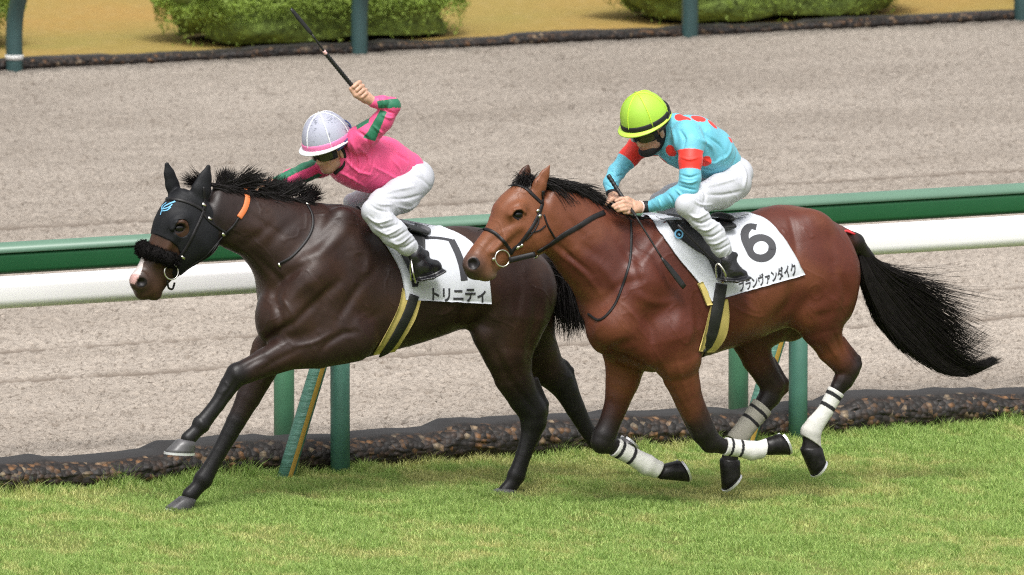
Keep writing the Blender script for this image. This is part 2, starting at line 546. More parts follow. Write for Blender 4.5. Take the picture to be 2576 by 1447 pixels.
    iv = t.nodes.new('ShaderNodeMath'); iv.operation = 'SUBTRACT'; iv.inputs[0].default_value = 1.0
    t.links.new(sp.outputs[0], iv.inputs[1]); t.links.new(iv.outputs[0], bp.inputs['Strength'])
    t.links.new(vo.outputs['Distance'], bp.inputs['Height']); t.links.new(bp.outputs[0], b.inputs['Normal'])
    o = link(name, me, m)
    return tag(o, lab, 'kerb')
edging('stone_edging', yk0, yk1, XL - 3, XR + 4, 0.185, 0.0, 'low lumpy edging of dark pebbles between the green turf and the sand', 3)
edging('stone_edging', yf + 0.02, yf + 0.24, float(far_b[0][0]) - 5, float(far_b[3][0]) + 5, 0.085, -0.01,
       'distant low dark edging between the sand and the dry lawn', 8)

# ---- rails and posts
M_post = mat('post_green', (0.060, 0.165, 0.125), 0.45, noise=(6, 0.10), bump=(18, 0.15, 0.01))
M_postd = mat('post_green_dark', (0.040, 0.088, 0.088), 0.4, noise=(5, 0.10))
M_post2 = mat('post_green_bright', (0.055, 0.165, 0.090), 0.45, noise=(5, 0.10))
M_brace = mat('brace_wrap', (0.075, 0.19, 0.145), 0.5, bump=(9, 0.5, 0.02), noise=(6, 0.1), stretch=(1, 1, 6))
M_yel = mat('yellow_stripe', (0.36, 0.23, 0.04), 0.5)
M_green = mat('rail_green', (0.016, 0.092, 0.034), 0.35, noise=(3, 0.06), spec=0.3)
M_greensky = mat('rail_green_skyshine', (0.11, 0.205, 0.145), 0.35, noise=(3, 0.05))  # sky reflection on the rounded top, put into a paler green
M_white = mat('rail_white', (0.90, 0.88, 0.90), 0.3, noise=(2, 0.02))
M_band = mat('post_band_white', (0.75, 0.75, 0.73), 0.5)

def post(y, x, z1, r, zb=0.0, name='rail_post', m=None):
    V, F = sweep([(x, y, zb - 0.1), (x, y, zb + 0.3), (x, y, z1)], r, 24)
    return MB().add(V, F)

def rounded(hw, hh, rad, n=6):
    out = []
    for (sx, sy, a0) in ((1, 1, 0), (-1, 1, 90), (-1, -1, 180), (1, -1, 270)):
        for k in range(n + 1):
            a = math.radians(a0 + 90 * k / n)
            out.append((sx * (hw - rad) + rad * math.cos(a), sy * (hh - rad) + rad * math.sin(a)))
    return np.array(out)

def bar(xa, xb, y, zc, hw, hh, rad):
    pr = rounded(hw, hh, rad)
    n = 2
    V = []
    for x in (xa, xb):
        for (a, b) in pr:
            V.append((x, y + a, zc + b))
    k = len(pr)
    F = [(j, (j + 1) % k, k + (j + 1) % k, k + j) for j in range(k)]
    F.append(tuple(range(k))); F.append(tuple(range(2 * k - 1, k - 1, -1)))
    return V, F

# heights from where the photograph shows them at the left edge
yw = yr - 0.03
zw_top = P(300, 680, yw - 0.02)[2]; zw_bot = P(300, 759, yw - 0.02)[2]
ygr = yr + 0.75
zg_top = P(100, 605, ygr)[2]; zg_bot = P(100, 683, ygr)[2]
print('white rail z', zw_top, zw_bot, 'green rail z', zg_top, zg_bot)
ks = range(-4, 7)
fence_w = empty('white_rail_fence', (X0, yr, 0), 'white running rail on green padded posts along the turf edge', 'rail')
b = MB(); b.add(*bar(X0 - 14, X0 + 20, yw, (zw_top + zw_bot) / 2, 0.075, (zw_top - zw_bot) / 2, 0.055))
b.build('rail', M_white, fence_w)
for k in ks:
    x = X0 + k * SP
    post(yr + 0.03, x, (zw_top + zw_bot) / 2, 0.0545).build('post', M_post, fence_w)
    bx = x - 0.40
    pa = np.array([bx, yr - 0.05, -0.05]); pb = np.array([x - 0.02, yr - 0.01, 1.0])
    br = MB().tube([pa + (pb - pa) * t for t in np.linspace(0, 1, 6)], 0.047, 20).build('brace', M_brace, fence_w)
    # yellow stripe down the brace, on the side towards the turf
    off = np.array([0.022, -0.047 * 0.9, 0.0])
    side = np.array([1, 0, -0.33]); side /= np.linalg.norm(side)
    q = []
    for t in np.linspace(0, 1, 8):
        c = pa + (pb - pa) * t
        for a in (-0.2, 0.0, 0.2, 0.4):
            q.append(c + 0.0487 * (side * math.sin(a) + np.array([0, -1, 0]) * math.cos(a)))
    MB().add(q, [tuple(f) for f in grid_faces(8, 4)]).build('stripe', M_yel, br)
fence_g = empty('green_rail_fence', (X0, ygr, 0), 'dark green rail with sky reflection painted pale along its top, standing just behind the white rail', 'rail')
hg = (zg_top - zg_bot)
b = MB(); b.add(*bar(X0 - 14, X0 + 22, ygr, zg_bot + hg * 0.36, 0.06, hg * 0.36, 0.03)); b.build('rail', M_green, fence_g)
# half-round top of the rail, its paler colour painted as sky reflection
xa, xb = X0 - 14.02, X0 + 22.02
capv = []
pr = []
for k in range(13):
    a = math.radians(200 - 220 * k / 12)
    pr.append((0.068 * math.cos(a) , zg_bot + hg * 0.72 + 0.29 * hg * (max(math.sin(a), -0.1))))
pr = np.array(pr)
for x in (xa, xb):
    for (a, c) in pr:
        capv.append((x, ygr + a, c))
n = len(pr)
MB().add(capv, [(j, j + 1, n + j + 1, n + j) for j in range(n - 1)] + [(n - 1, 0, n, 2 * n - 1), tuple(range(n))[::-1], tuple(range(n, 2 * n))]).build('rail_top', M_greensky, fence_g)
for k in ks:
    x = X0 + k * SP + (P(715, 1140, ygr)[0] - X0)
    post(ygr, x, zg_bot + 0.02, 0.058).build('post', M_post2, fence_g)
# far fence with goose-neck posts
fence_f = empty('far_rail_fence', (far_b[0][0], yf, 0), 'distant dark green curved posts at the back edge of the sand', 'rail')
dxs = (far_b[3][0] - far_b[0][0]) / 3
for k in range(-1, 6):
    x = far_b[k][0] if 0 <= k < 4 else far_b[0][0] + k * dxs
    pth = [(x, yf, -0.1), (x, yf, 0.1), (x, yf - .002, 0.3), (x, yf - 0.03, 0.44), (x, yf - 0.10, 0.57), (x, yf - 0.22, 0.70), (x, yf - 0.38, 0.79), (x, yf - 0.52, 0.83)]
    r0 = 0.066
    p_ = MB().tube(catmull(pth, 6), r0, 20, up=(1, 0, 0)).build('post', M_postd, fence_f)
    if k == 0:
        MB().tube([(x, yf, 0.055 + 0.028), (x, yf, 0.055 + 0.065)], r0 + 0.006, 20).build('band', M_band, p_)
b = MB(); b.add(*bar(far_b[0][0] - 8, far_b[3][0] + 8, yf - 0.55, 0.86, 0.06, 0.085, 0.04)); b.build('rail', M_greensky, fence_f)

# ---- turf: blades
def blades(cx, cy, h, wd, lean_a, lean, name, C, m, seg=2):
    n = len(cx)
    a = RNG.uniform(0, 2 * math.pi, n)
    wx, wy = np.cos(a) * wd / 2, np.sin(a) * wd / 2
    lx, ly = np.cos(lean_a) * lean, np.sin(lean_a) * lean
    V = np.zeros((n, 5, 3), np.float32)
    V[:, 0] = np.stack([cx - wx, cy - wy, np.zeros(n)], -1)
    V[:, 1] = np.stack([cx + wx, cy + wy, np.zeros(n)], -1)
    V[:, 2] = np.stack([cx - wx * .8 + lx * .35, cy - wy * .8 + ly * .35, h * .55], -1)
    V[:, 3] = np.stack([cx + wx * .8 + lx * .35, cy + wy * .8 + ly * .35, h * .55], -1)
    V[:, 4] = np.stack([cx + lx, cy + ly, h], -1)
    b = (np.arange(n) * 5)[:, None]
    F = np.concatenate([b + [0, 1, 3], b + [0, 3, 2], b + [2, 3, 4]], 0)
    me = mesh_np(name, V.reshape(-1, 3), F, smooth=False)
    set_col(me, np.repeat(C, 5, axis=0))
    return link(name, me, m)
def grass_mat():
    m = bpy.data.materials.new('grass_blade')
    m.use_nodes = True
    t = m.node_tree
    b = t.nodes['Principled BSDF']
    b.inputs['Roughness'].default_value = 0.55
    b.inputs['Specular IOR Level'].default_value = 0.35
    at = t.nodes.new('ShaderNodeAttribute'); at.attribute_name = 'Col'
    t.links.new(at.outputs['Color'], b.inputs['Base Color'])
    tr = t.nodes.new('ShaderNodeBsdfTranslucent')
    t.links.new(at.outputs['Color'], tr.inputs[0])
    mx = t.nodes.new('ShaderNodeMixShader'); mx.inputs[0].default_value = 0.4
    t.links.new(b.outputs[0], mx.inputs[1]); t.links.new(tr.outputs[0], mx.inputs[2])
    t.links.new(mx.outputs[0], t.nodes['Material Output'].inputs[0])
    return m
M_grass = grass_mat()
def turf_blades():
    pa = G(-150, 1500); pb = G(2730, 1500); pc = G(2730, 1000); pd = G(-150, 1100)
    ya = min(pa[1], pb[1]) - 0.9
    n = 1000000
    y = RNG.uniform(ya, yk0 + 0.02, n)
    l = np.array([P(-420, 1200, v)[0] for v in np.linspace(ya, yk0 + .1, 50)])
    r = np.array([P(3000, 1200, v)[0] for v in np.linspace(ya, yk0 + .1, 50)])
    yl = np.linspace(ya, yk0 + .1, 50)
    x = np.interp(y, yl, l) + RNG.uniform(0, 1, n) * (np.interp(y, yl, r) - np.interp(y, yl, l))
    # only what lies in the picture
    q = proj(np.stack([x, y, np.zeros(n)], -1))
    keep = (q[:, 1] < 1620)
    # thinner in worn spots
    f1 = fbm(x * 1.1, y * 0.8, 3, 61)
    f2 = fbm(x * 4.3, y * 3.0, 3, 71)
    keep &= RNG.uniform(0, 1, n) < np.clip(0.35 + 1.6 * (f2 - 0.25), 0.25, 1)
    x, y, f1, f2 = x[keep], y[keep], f1[keep], f2[keep]
    n = len(x)
    f3a = fbm(x * 9, y * 5, 3, 85)
    nr = np.clip((y - (yk0 - 0.35)) / 0.35, 0, 1)                 # longer beside the edging
    h = (0.012 + 0.020 * f2) * RNG.uniform(0.5, 1.4, n) * (1 + 1.6 * nr ** 2) * (0.7 + 0.9 * np.clip((f3a - .35) * 2.5, 0, 1))
    lean = h * RNG.uniform(0.2, 1.2, n)
    la = RNG.uniform(0, 2 * math.pi, n)
    f3 = fbm(x * 13, y * 7, 3, 81)
    dry = np.clip((f1 - 0.52) * 2.6 + (0.5 - f2) * 2.2 + (f3 - .5) * 2.0 + RNG.normal(0, 0.22, n) + 0.16, 0, 1)[:, None]
    g1 = np.array([0.22, 0.37, 0.08]); g2 = np.array([0.50, 0.63, 0.20]); dr = np.array([0.72, 0.64, 0.28])
    u = RNG.uniform(0, 1, n)[:, None]
    C = (g1 * (1 - u) + g2 * u) * (1 - dry * 0.62) + dr * dry * 0.62
    C *= RNG.uniform(0.75, 1.2, n)[:, None]
    o = blades(x, y, h, RNG.uniform(0.0028, 0.0055, n), la, lean, 'grass', C, M_grass)
    tag(o, 'short mottled green and straw coloured turf', 'grass', kind='stuff')
    print('blades', n)
turf_blades()

# ---- hedges on the lawn
def hedge(xc, yc, hx, hy, hz, name, lab, group, seed, n=26000):
    """clipped mound: core plus leaf sprays through an outer shell"""
    r = np.random.default_rng(seed)
    root = empty(name, (xc, yc, 0.0), lab, 'hedge', group)
    d = r.normal(size=(n, 3)); d[:, 2] = np.abs(d[:, 2]) - 0.25
    d /= np.linalg.norm(d, axis=1)[:, None]
    lump = fbm(np.arctan2(d[:, 1], d[:, 0]) * 2.2 + seed, d[:, 2] * 3 + 4, 3, seed)
    pw = 3.2                                   # boxy mound
    q = (np.abs(d) ** pw).sum(1) ** (-1 / pw)
    rad = q * (0.80 + 0.30 * lump) * (1 - 0.16 * r.uniform(0, 1, n) ** 2)
    c = d * rad[:, None] * np.array([hx, hy, hz]) + np.array([xc, yc, hz * 0.62])
    c = c[c[:, 2] > 0.03]; n = len(c)
    s = r.uniform(0.009, 0.020, n)
    N = r.normal(size=(n, 3)) * 0.8 + (c - np.array([xc, yc, hz * .4])) / np.array([hx, hy, hz])
    N /= np.linalg.norm(N, axis=1)[:, None]
    A = np.cross(N, r.normal(size=(n, 3))); A /= np.linalg.norm(A, axis=1)[:, None]
    B = np.cross(N, A)
    V = np.stack([c - A * s[:, None], c - B * s[:, None] * .5, c + A * s[:, None] * 1.3, c + B * s[:, None] * .5], 1).reshape(-1, 3)
    F = np.arange(4 * n).reshape(-1, 4)
    me = mesh_np('foliage', V, F, smooth=False)
    cl = fbm(c[:, 0] * 7, c[:, 2] * 9 + c[:, 1] * 5, 3, seed + 3)
    u = np.clip((cl - 0.3) * 2.2 + r.normal(0, 0.18, n), 0, 1)[:, None]
    C = np.array([0.20, 0.28, 0.045]) * (1 - u) + np.array([0.35, 0.48, 0.095]) * u
    set_col(me, np.repeat(C, 4, axis=0))
    link('foliage', me, M_grass, root)
    # woody inner mass
    k, j = 40, 24
    U = np.linspace(0, 2 * math.pi, k, endpoint=False); W = np.linspace(-0.55, math.pi / 2, j)
    UU, WW = np.meshgrid(U, W, indexing='ij')
    dd = np.stack([np.cos(UU) * np.cos(WW), np.sin(UU) * np.cos(WW), np.sin(WW)], -1)
    qq = (np.abs(dd) ** pw).sum(-1) ** (-1 / pw)
    lm = fbm(UU * 2.2 + seed, dd[..., 2] * 3 + 4, 3, seed)
    cc = dd * (qq * (0.70 + 0.30 * lm))[..., None] * np.array([hx, hy, hz]) + np.array([xc, yc, hz * .62])
    cc[..., 2] = np.maximum(cc[..., 2], 0.0)
    link('stems', mesh_np('stems', cc.reshape(-1, 3), grid_faces(k, j, True)), mat('hedge_inner', (0.12, 0.17, 0.03), 0.9, noise=(14, 0.5), bump=(25, 1, 0.03)), root)
def hedge_at(pxl, pxr, pyb, lab, seed, hz=0.66, dy=0.8):
    yc = G((pxl + pxr) / 2, pyb)[1] + dy
    a = P(pxl, pyb - 60, yc)[0]; b = P(pxr, pyb - 60, yc)[0]
    hx = (b - a) / 2
    hedge((a + b) / 2, yc, hx, dy, hz, 'hedge', lab, 'clipped hedges along the dry lawn', seed, n=int(38000 * max(hx, .6)))
hedge_at(400, 1165, 132, 'large rounded clipped green hedge behind the raised whip of the pink jockey', 5)
hedge_at(1535, 2270, 75, 'long low clipped green hedge at the top above the yellow-capped jockey', 6)
hedge_at(-620, 24, 155, 'clipped green hedge cut off by the left edge of the picture', 9)
hedge_at(2535, 3200, 18, 'clipped green hedge cut off at the top right corner', 12)
# ================================================================== SCULPTING: smooth unions of tapered limbs and lofts
EPS = 1e-9
class Prim:
    def bbox(self): ...
    def ev(self, X, Y, Z): ...

class Cone(Prim):
    """tapered capsule; sy flattens or widens it across the body; returns distance and position along it"""
    def __init__(s, p0, p1, r0, r1, sy=1.0, k=0.03, c0=None, c1=None, sub=False):
        s.p0 = np.array(p0, float); s.p1 = np.array(p1, float); s.r0, s.r1, s.sy, s.k = r0, r1, sy, k
        s.c0 = c0; s.c1 = c1 if c1 is not None else c0; s.sub = sub
    def bbox(s):
        r = max(s.r0, s.r1) * max(1, s.sy) + 0.01
        return np.minimum(s.p0, s.p1) - r, np.maximum(s.p0, s.p1) + r
    def ev(s, X, Y, Z):
        cy = (s.p0[1] + s.p1[1]) / 2
        y = (Y - cy) / s.sy
        a = s.p0.copy(); b = s.p1.copy()
        a[1] = (a[1] - cy) / s.sy; b[1] = (b[1] - cy) / s.sy
        d = b - a
        L2 = d @ d + EPS
        t = np.clip(((X - a[0]) * d[0] + (y - a[1]) * d[1] + (Z - a[2]) * d[2]) / L2, 0, 1)
        q = np.sqrt((X - a[0] - t * d[0]) ** 2 + (y - a[1] - t * d[1]) ** 2 + (Z - a[2] - t * d[2]) ** 2)
        return (q - (s.r0 + (s.r1 - s.r0) * t)) * min(1.0, s.sy), t

class Chain(Prim):
    """a limb: its tapered segments joined without swelling at the joints"""
    def __init__(s, cones, k):
        s.cs = cones; s.k = k; s.c0 = s.c1 = None; s.sub = False
        s.p0 = cones[0].p0
    def bbox(s):
        b = [c.bbox() for c in s.cs]
        return np.min([x[0] for x in b], 0), np.max([x[1] for x in b], 0)
    def ev(s, X, Y, Z):
        d = None
        for c in s.cs:
            e, t = c.ev(X, Y, Z)
            d = e if d is None else smin(d, e, 0.005)
        return d, t

class Ell(Prim):
    """ellipsoid with axes given as rows of a rotation matrix"""
    def __init__(s, c, r, R=None, k=0.03, c0=None, sub=False):
        s.c = np.array(c, float); s.r = np.array(r, float); s.R = np.eye(3) if R is None else np.array(R, float)
        s.k = k; s.c0 = s.c1 = c0; s.sub = sub
    def bbox(s):
        m = s.r.max() + 0.01
        return s.c - m, s.c + m
    def ev(s, X, Y, Z):
        x, y, z = X - s.c[0], Y - s.c[1], Z - s.c[2]
        u = [(s.R[i][0] * x + s.R[i][1] * y + s.R[i][2] * z) for i in range(3)]
        k0 = np.sqrt(sum((u[i] / s.r[i]) ** 2 for i in range(3))) + EPS
        k1 = np.sqrt(sum((u[i] / s.r[i] ** 2) ** 2 for i in range(3))) + EPS
        return k0 * (k0 - 1) / k1, np.zeros_like(k0)

class Loft(Prim):
    """body of varying height and width along an axis in the plane y = Y0"""
    def __init__(s, A, B, top, bot, wid, Y0, cap0, cap1, k=0.03, c0=None, c1=None, egg=0.0, skew=None, power=2.0, sub=False):
        s.A = np.array(A); s.B = np.array(B); s.Y0 = Y0
        d = (s.B - s.A)[[0, 2]]
        s.L = np.linalg.norm(d); s.e = d / s.L
        n = np.array([-s.e[1], s.e[0]])
        if n[1] < 0: n = -n
        s.n = n
        def conv(pts):
            q = np.array(pts)[:, [0, 2]] - s.A[[0, 2]]
            t = q @ s.e; u = q @ s.n
            o = np.argsort(t)
            return t[o], u[o]
        s.tt, s.tu = conv(top); s.bt, s.bu = conv(bot)
        if s.tu.mean() < s.bu.mean():
            s.tt, s.tu, s.bt, s.bu = s.bt, s.bu, s.tt, s.tu
        s.wt = np.array([x[0] for x in wid]) * s.L; s.ww = np.array([x[1] for x in wid])
        s.cap0, s.cap1, s.k, s.c0, s.c1, s.egg, s.sub = cap0, cap1, k, c0, (c1 if c1 is not None else c0), egg, sub
        s.skew = skew; s.pw = power
        g = np.linspace(0, s.L, 160)
        ker = np.ones(13) / 13
        sm = lambda v: np.convolve(np.pad(v, 6, mode='edge'), ker, 'valid')
        s.g = g
        s.gt = sm(np.interp(g, s.tt, s.tu)); s.gb = sm(np.interp(g, s.bt, s.bu)); s.gw = sm(np.interp(g, s.wt, s.ww))
        s.gy = np.zeros_like(g) if skew is None else sm(np.interp(g, [x[0] * s.L for x in skew], [x[1] for x in skew]))
    def bbox(s):
        t = np.concatenate([s.g, s.g]); u = np.concatenate([s.gt, s.gb])
        P2 = s.A[[0, 2]] + t[:, None] * s.e + u[:, None] * s.n
        c = max(s.cap0, s.cap1)
        lo = P2.min(0) - c; hi = P2.max(0) + c
        w = s.gw.max() + np.abs(s.gy).max()
        return np.array([lo[0], s.Y0 - w, lo[1]]), np.array([hi[0], s.Y0 + w, hi[1]])
    def ev(s, X, Y, Z):
        x = X - s.A[0]; z = Z - s.A[2]
        t = x * s.e[0] + z * s.e[1]; u = x * s.n[0] + z * s.n[1]
        tc = np.clip(t, 0, s.L)
        top = np.interp(tc, s.g, s.gt); bot = np.interp(tc, s.g, s.gb); wd = np.interp(tc, s.g, s.gw)
        yo = np.interp(tc, s.g, s.gy)
        h = (top - bot) / 2; c = (top + bot) / 2
        v = (u - c) / h
        if s.egg:
            wd = wd * (1 - s.egg * np.clip(v, -1, 1))
        ex = np.where(t < 0, -t / s.cap0, 0) + np.where(t > s.L, (t - s.L) / s.cap1, 0)
        yv = (Y - s.Y0 - yo) / wd
        p = s.pw
        q = (np.abs(v) ** p + np.abs(yv) ** p + np.abs(ex) ** p) ** (1 / p) + EPS
        ec = np.where(t < 0, s.cap0, s.cap1)
        gr = np.sqrt((v / h) ** 2 + (yv / wd) ** 2 + (ex / ec) ** 2) / q + EPS
        return (q - 1) / gr, tc / s.L

def smin(a, b, k):
    h = np.maximum(k - np.abs(a - b), 0) / k
    return np.minimum(a, b) - h * h * k * 0.25

def surface_nets(F, org, h):
    Sg = F < 0
    c = np.zeros(np.array(F.shape) - 1, np.int8)
    nx, ny, nz = c.shape
    for i in (0, 1):
        for j in (0, 1):
            for k in (0, 1):
                c += Sg[i:i + nx, j:j + ny, k:k + nz]
    mixed = (c > 0) & (c < 8)
    I = np.argwhere(mixed)
    idx = np.full(c.shape, -1, np.int32)
    idx[mixed] = np.arange(len(I))
    acc = np.zeros((len(I), 3)); cnt = np.zeros(len(I))
    cor = {}
    for i in (0, 1):
        for j in (0, 1):
            for k in (0, 1):
                cor[(i, j, k)] = F[I[:, 0] + i, I[:, 1] + j, I[:, 2] + k]
    for a in range(3):
        for o1 in (0, 1):
            for o2 in (0, 1):
                p = [0, 0, 0]; q = [0, 0, 0]
                b, cc = [x for x in range(3) if x != a]
                p[b] = q[b] = o1; p[cc] = q[cc] = o2; q[a] = 1
                f0, f1 = cor[tuple(p)], cor[tuple(q)]
                m = (f0 < 0) != (f1 < 0)
                t = np.where(m, f0 / (f0 - f1 + 1e-20), 0)
                pos = np.tile(np.array(p, float), (len(I), 1))
                pos[:, a] = t
                acc += pos * m[:, None]; cnt += m
    V = (I + acc / cnt[:, None]) * h + org
    quads = []
    for a in range(3):
        b, cc = (a + 1) % 3, (a + 2) % 3
        s0 = [slice(1, -1)] * 3; s1 = [slice(1, -1)] * 3
        s0[a] = slice(0, -1); s1[a] = slice(1, None)
        A0 = Sg[tuple(s0)]; A1 = Sg[tuple(s1)]
        E = np.argwhere(A0 != A1)
        if not len(E): continue
        sgn = A0[E[:, 0], E[:, 1], E[:, 2]]
        base = E.copy()
        base[:, b] += 1; base[:, cc] += 1
        def at(db, dc):
            q = base.copy(); q[:, b] += db; q[:, cc] += dc
            return idx[q[:, 0], q[:, 1], q[:, 2]]
        Q = np.stack([at(-1, -1), at(0, -1), at(0, 0), at(-1, 0)], 1)
        Q[~sgn] = Q[~sgn][:, ::-1]
        quads.append(Q)
    return V, np.concatenate(quads)

class Sculpt:
    def __init__(s, h):
        s.h = h; s.pr = []
    def add(s, p):
        s.pr.append(p); return p
    def field(s, grow=0.0, pick=None):
        prs = [p for p in s.pr if (pick is None or pick(p)) and not getattr(p, 'paint_only', False)]
        bb = [p.bbox() for p in prs if not p.sub]
        pad = 0.02 + max(grow, 0)
        lo = np.min([b[0] for b in bb], 0) - pad; hi = np.max([b[1] for b in bb], 0) + pad
        n = np.ceil((hi - lo) / s.h).astype(int) + 2
        ax = [lo[i] + s.h * np.arange(n[i]) for i in range(3)]
        F = np.full(tuple(n), 0.3, np.float32)
        for p in prs:
            a, b = p.bbox()
            m = p.k + 3 * s.h + max(grow, 0)
            i0 = np.clip(((a - m - lo) / s.h).astype(int), 0, n - 1)
            i1 = np.clip(((b + m - lo) / s.h).astype(int) + 2, 1, n)
            if (i1 <= i0).any(): continue
            X, Y, Z = np.meshgrid(*[ax[i][i0[i]:i1[i]].astype(np.float32) for i in range(3)], indexing='ij', sparse=True)
            d, _ = p.ev(X, Y, Z)
            sl = tuple(slice(i0[i], i1[i]) for i in range(3))
            if p.sub:
                F[sl] = -smin(-F[sl], d - grow, p.k)
            else:
                F[sl] = smin(F[sl], d - grow, p.k)
        return F, lo
    def mesh(s, grow=0.0, pick=None, soft=0.02, clip=None):
        F, lo = s.field(grow, pick)
        if clip is not None:
            F = clip(F, lo, s.h)
        V, Q = surface_nets(F, lo, s.h)
        # colour from the nearest masses
        prs = [p for p in s.pr if (pick is None or pick(p)) and p.c0 is not None and not p.sub]
        D = np.full((len(prs), len(V)), 9.0, np.float32); T = np.zeros((len(prs), len(V)), np.float32)
        for i, p in enumerate(prs):
            a, b = p.bbox()
            m = ((V > a - 0.08) & (V < b + 0.08)).all(1)
            if m.any():
                D[i, m], T[i, m] = p.ev(V[m, 0], V[m, 1], V[m, 2])
        mn = D.min(0)
        W = np.exp(-np.minimum((D - mn) / soft, 30)); Ws = W.sum(0)
        C = np.zeros((len(V), 3))
        for i, p in enumerate(prs):
            c = np.array(p.c0)[None] * (1 - T[i][:, None]) + np.array(p.c1)[None] * T[i][:, None]
            C += W[i][:, None] * c
        C /= Ws[:, None]
        return V, Q, C

def relax(V, Q, it=2, lam=0.5):
    """light smoothing of the net"""
    n = len(V)
    e = np.concatenate([Q[:, [0, 1]], Q[:, [1, 2]], Q[:, [2, 3]], Q[:, [3, 0]]])
    for _ in range(it):
        acc = np.zeros_like(V); cnt = np.zeros(n)
        for a, b in ((0, 1), (1, 0)):
            for k in range(3):
                acc[:, k] += np.bincount(e[:, a], V[e[:, b], k], n)
            cnt += np.bincount(e[:, a], minlength=n)
        V = V * (1 - lam) + lam * acc / cnt[:, None]
    return V

def bvh(V, Q):
    return BVHTree.FromPolygons([tuple(v) for v in V.tolist()], Q.tolist())

def hit(tree, px, py, fallback_Y=None):
    d = ray(px, py)
    loc, nrm, i, dist = tree.ray_cast(Vector(CAM), Vector(d))
    if loc is None:
        if fallback_Y is None: return None, None
        return P(px, py, fallback_Y), np.array([0, -1.0, 0.2])
    nrm = np.array(nrm)
    if nrm @ d > 0: nrm = -nrm
    return np.array(loc), nrm

def on_surface(trees, pts, off=0.004, fbY=0.0, n=6):
    """pixel polyline -> points lying on the surface. A third coordinate fixes the depth instead."""
    q = catmull([(p[0], p[1]) for p in pts], n)
    L, N = [], []
    for (x, y) in q:
        best = None
        for t in trees:
            l, m = hit(t, x, y)
            if l is not None:
                dd = np.linalg.norm(l - CAM)
                if best is None or dd < best[0]: best = (dd, l, m)
        if best is None:
            L.append(None); N.append(None)
        else:
            L.append(best[1]); N.append(best[2])
    # pixels that miss take the depth of their neighbours
    ok = [i for i in range(len(L)) if L[i] is not None]
    for i in range(len(L)):
        if L[i] is None:
            if ok:
                j = min(ok, key=lambda a: abs(a - i))
                L[i] = P(q[i][0], q[i][1], L[j][1]); N[i] = N[j]
            else:
                L[i] = P(q[i][0], q[i][1], fbY); N[i] = np.array([0, -1.0, 0])
    L = np.array(L); N = np.array(N)
    for _ in range(2):
        N[1:-1] = (N[:-2] + 2 * N[1:-1] + N[2:]) / 4
    N /= np.linalg.norm(N, axis=1)[:, None]
    return L + N * off, N

def strap(mb, L, N, w, th):
    """flat strap: rounded rectangle section following the surface"""
    T = np.gradient(L, axis=0); T /= np.linalg.norm(T, axis=1)[:, None] + EPS
    B = np.cross(T, N); B /= np.linalg.norm(B, axis=1)[:, None] + EPS
    prof = [(-1, -.6), (-1, .4), (-.8, 1), (.8, 1), (1, .4), (1, -.6)]
    w = np.broadcast_to(w, (len(L),))
    V = np.array([[L[i] + B[i] * (a * w[i] / 2) + N[i] * (b * th) for (a, b) in prof] for i in range(len(L))])
    k = len(prof)
    F = [(i * k + j, (i + 1) * k + j, (i + 1) * k + (j + 1) % k, i * k + (j + 1) % k) for i in range(len(L) - 1) for j in range(k)]
    F += [tuple(range(k)), tuple((len(L) - 1) * k + j for j in range(k))[::-1]]
    mb.add(V.reshape(-1, 3), F)

def mirror_y(mb, Yc):
    """add the mirror image about y = Yc of everything collected so far"""
    V = np.concatenate(mb.V).copy()
    V[:, 1] = 2 * Yc - V[:, 1]
    F = [f[::-1] for f in mb.F]
    mb.add(V, F)
# ================================================================== HORSES
def inpoly(x, y, poly):
    x = np.asarray(x); y = np.asarray(y)
    ins = np.zeros(x.shape, bool)
    n = len(poly)
    for i in range(n):
        x0, y0 = poly[i]; x1, y1 = poly[(i + 1) % n]
        if y0 == y1: continue
        c = ((y0 > y) != (y1 > y)) & (x < (x1 - x0) * (y - y0) / (y1 - y0) + x0)
        ins ^= c
    return ins

def polydist(x, y, poly):
    """signed distance to a polygon, negative inside"""
    d = np.full(np.shape(x), 1e9)
    n = len(poly)
    for i in range(n):
        ax, ay = poly[i]; bx, by = poly[(i + 1) % n]
        ex, ey = bx - ax, by - ay
        t = np.clip(((x - ax) * ex + (y - ay) * ey) / (ex * ex + ey * ey + EPS), 0, 1)
        d = np.minimum(d, np.hypot(x - ax - t * ex, y - ay - t * ey))
    return np.where(inpoly(x, y, poly), -d, d)

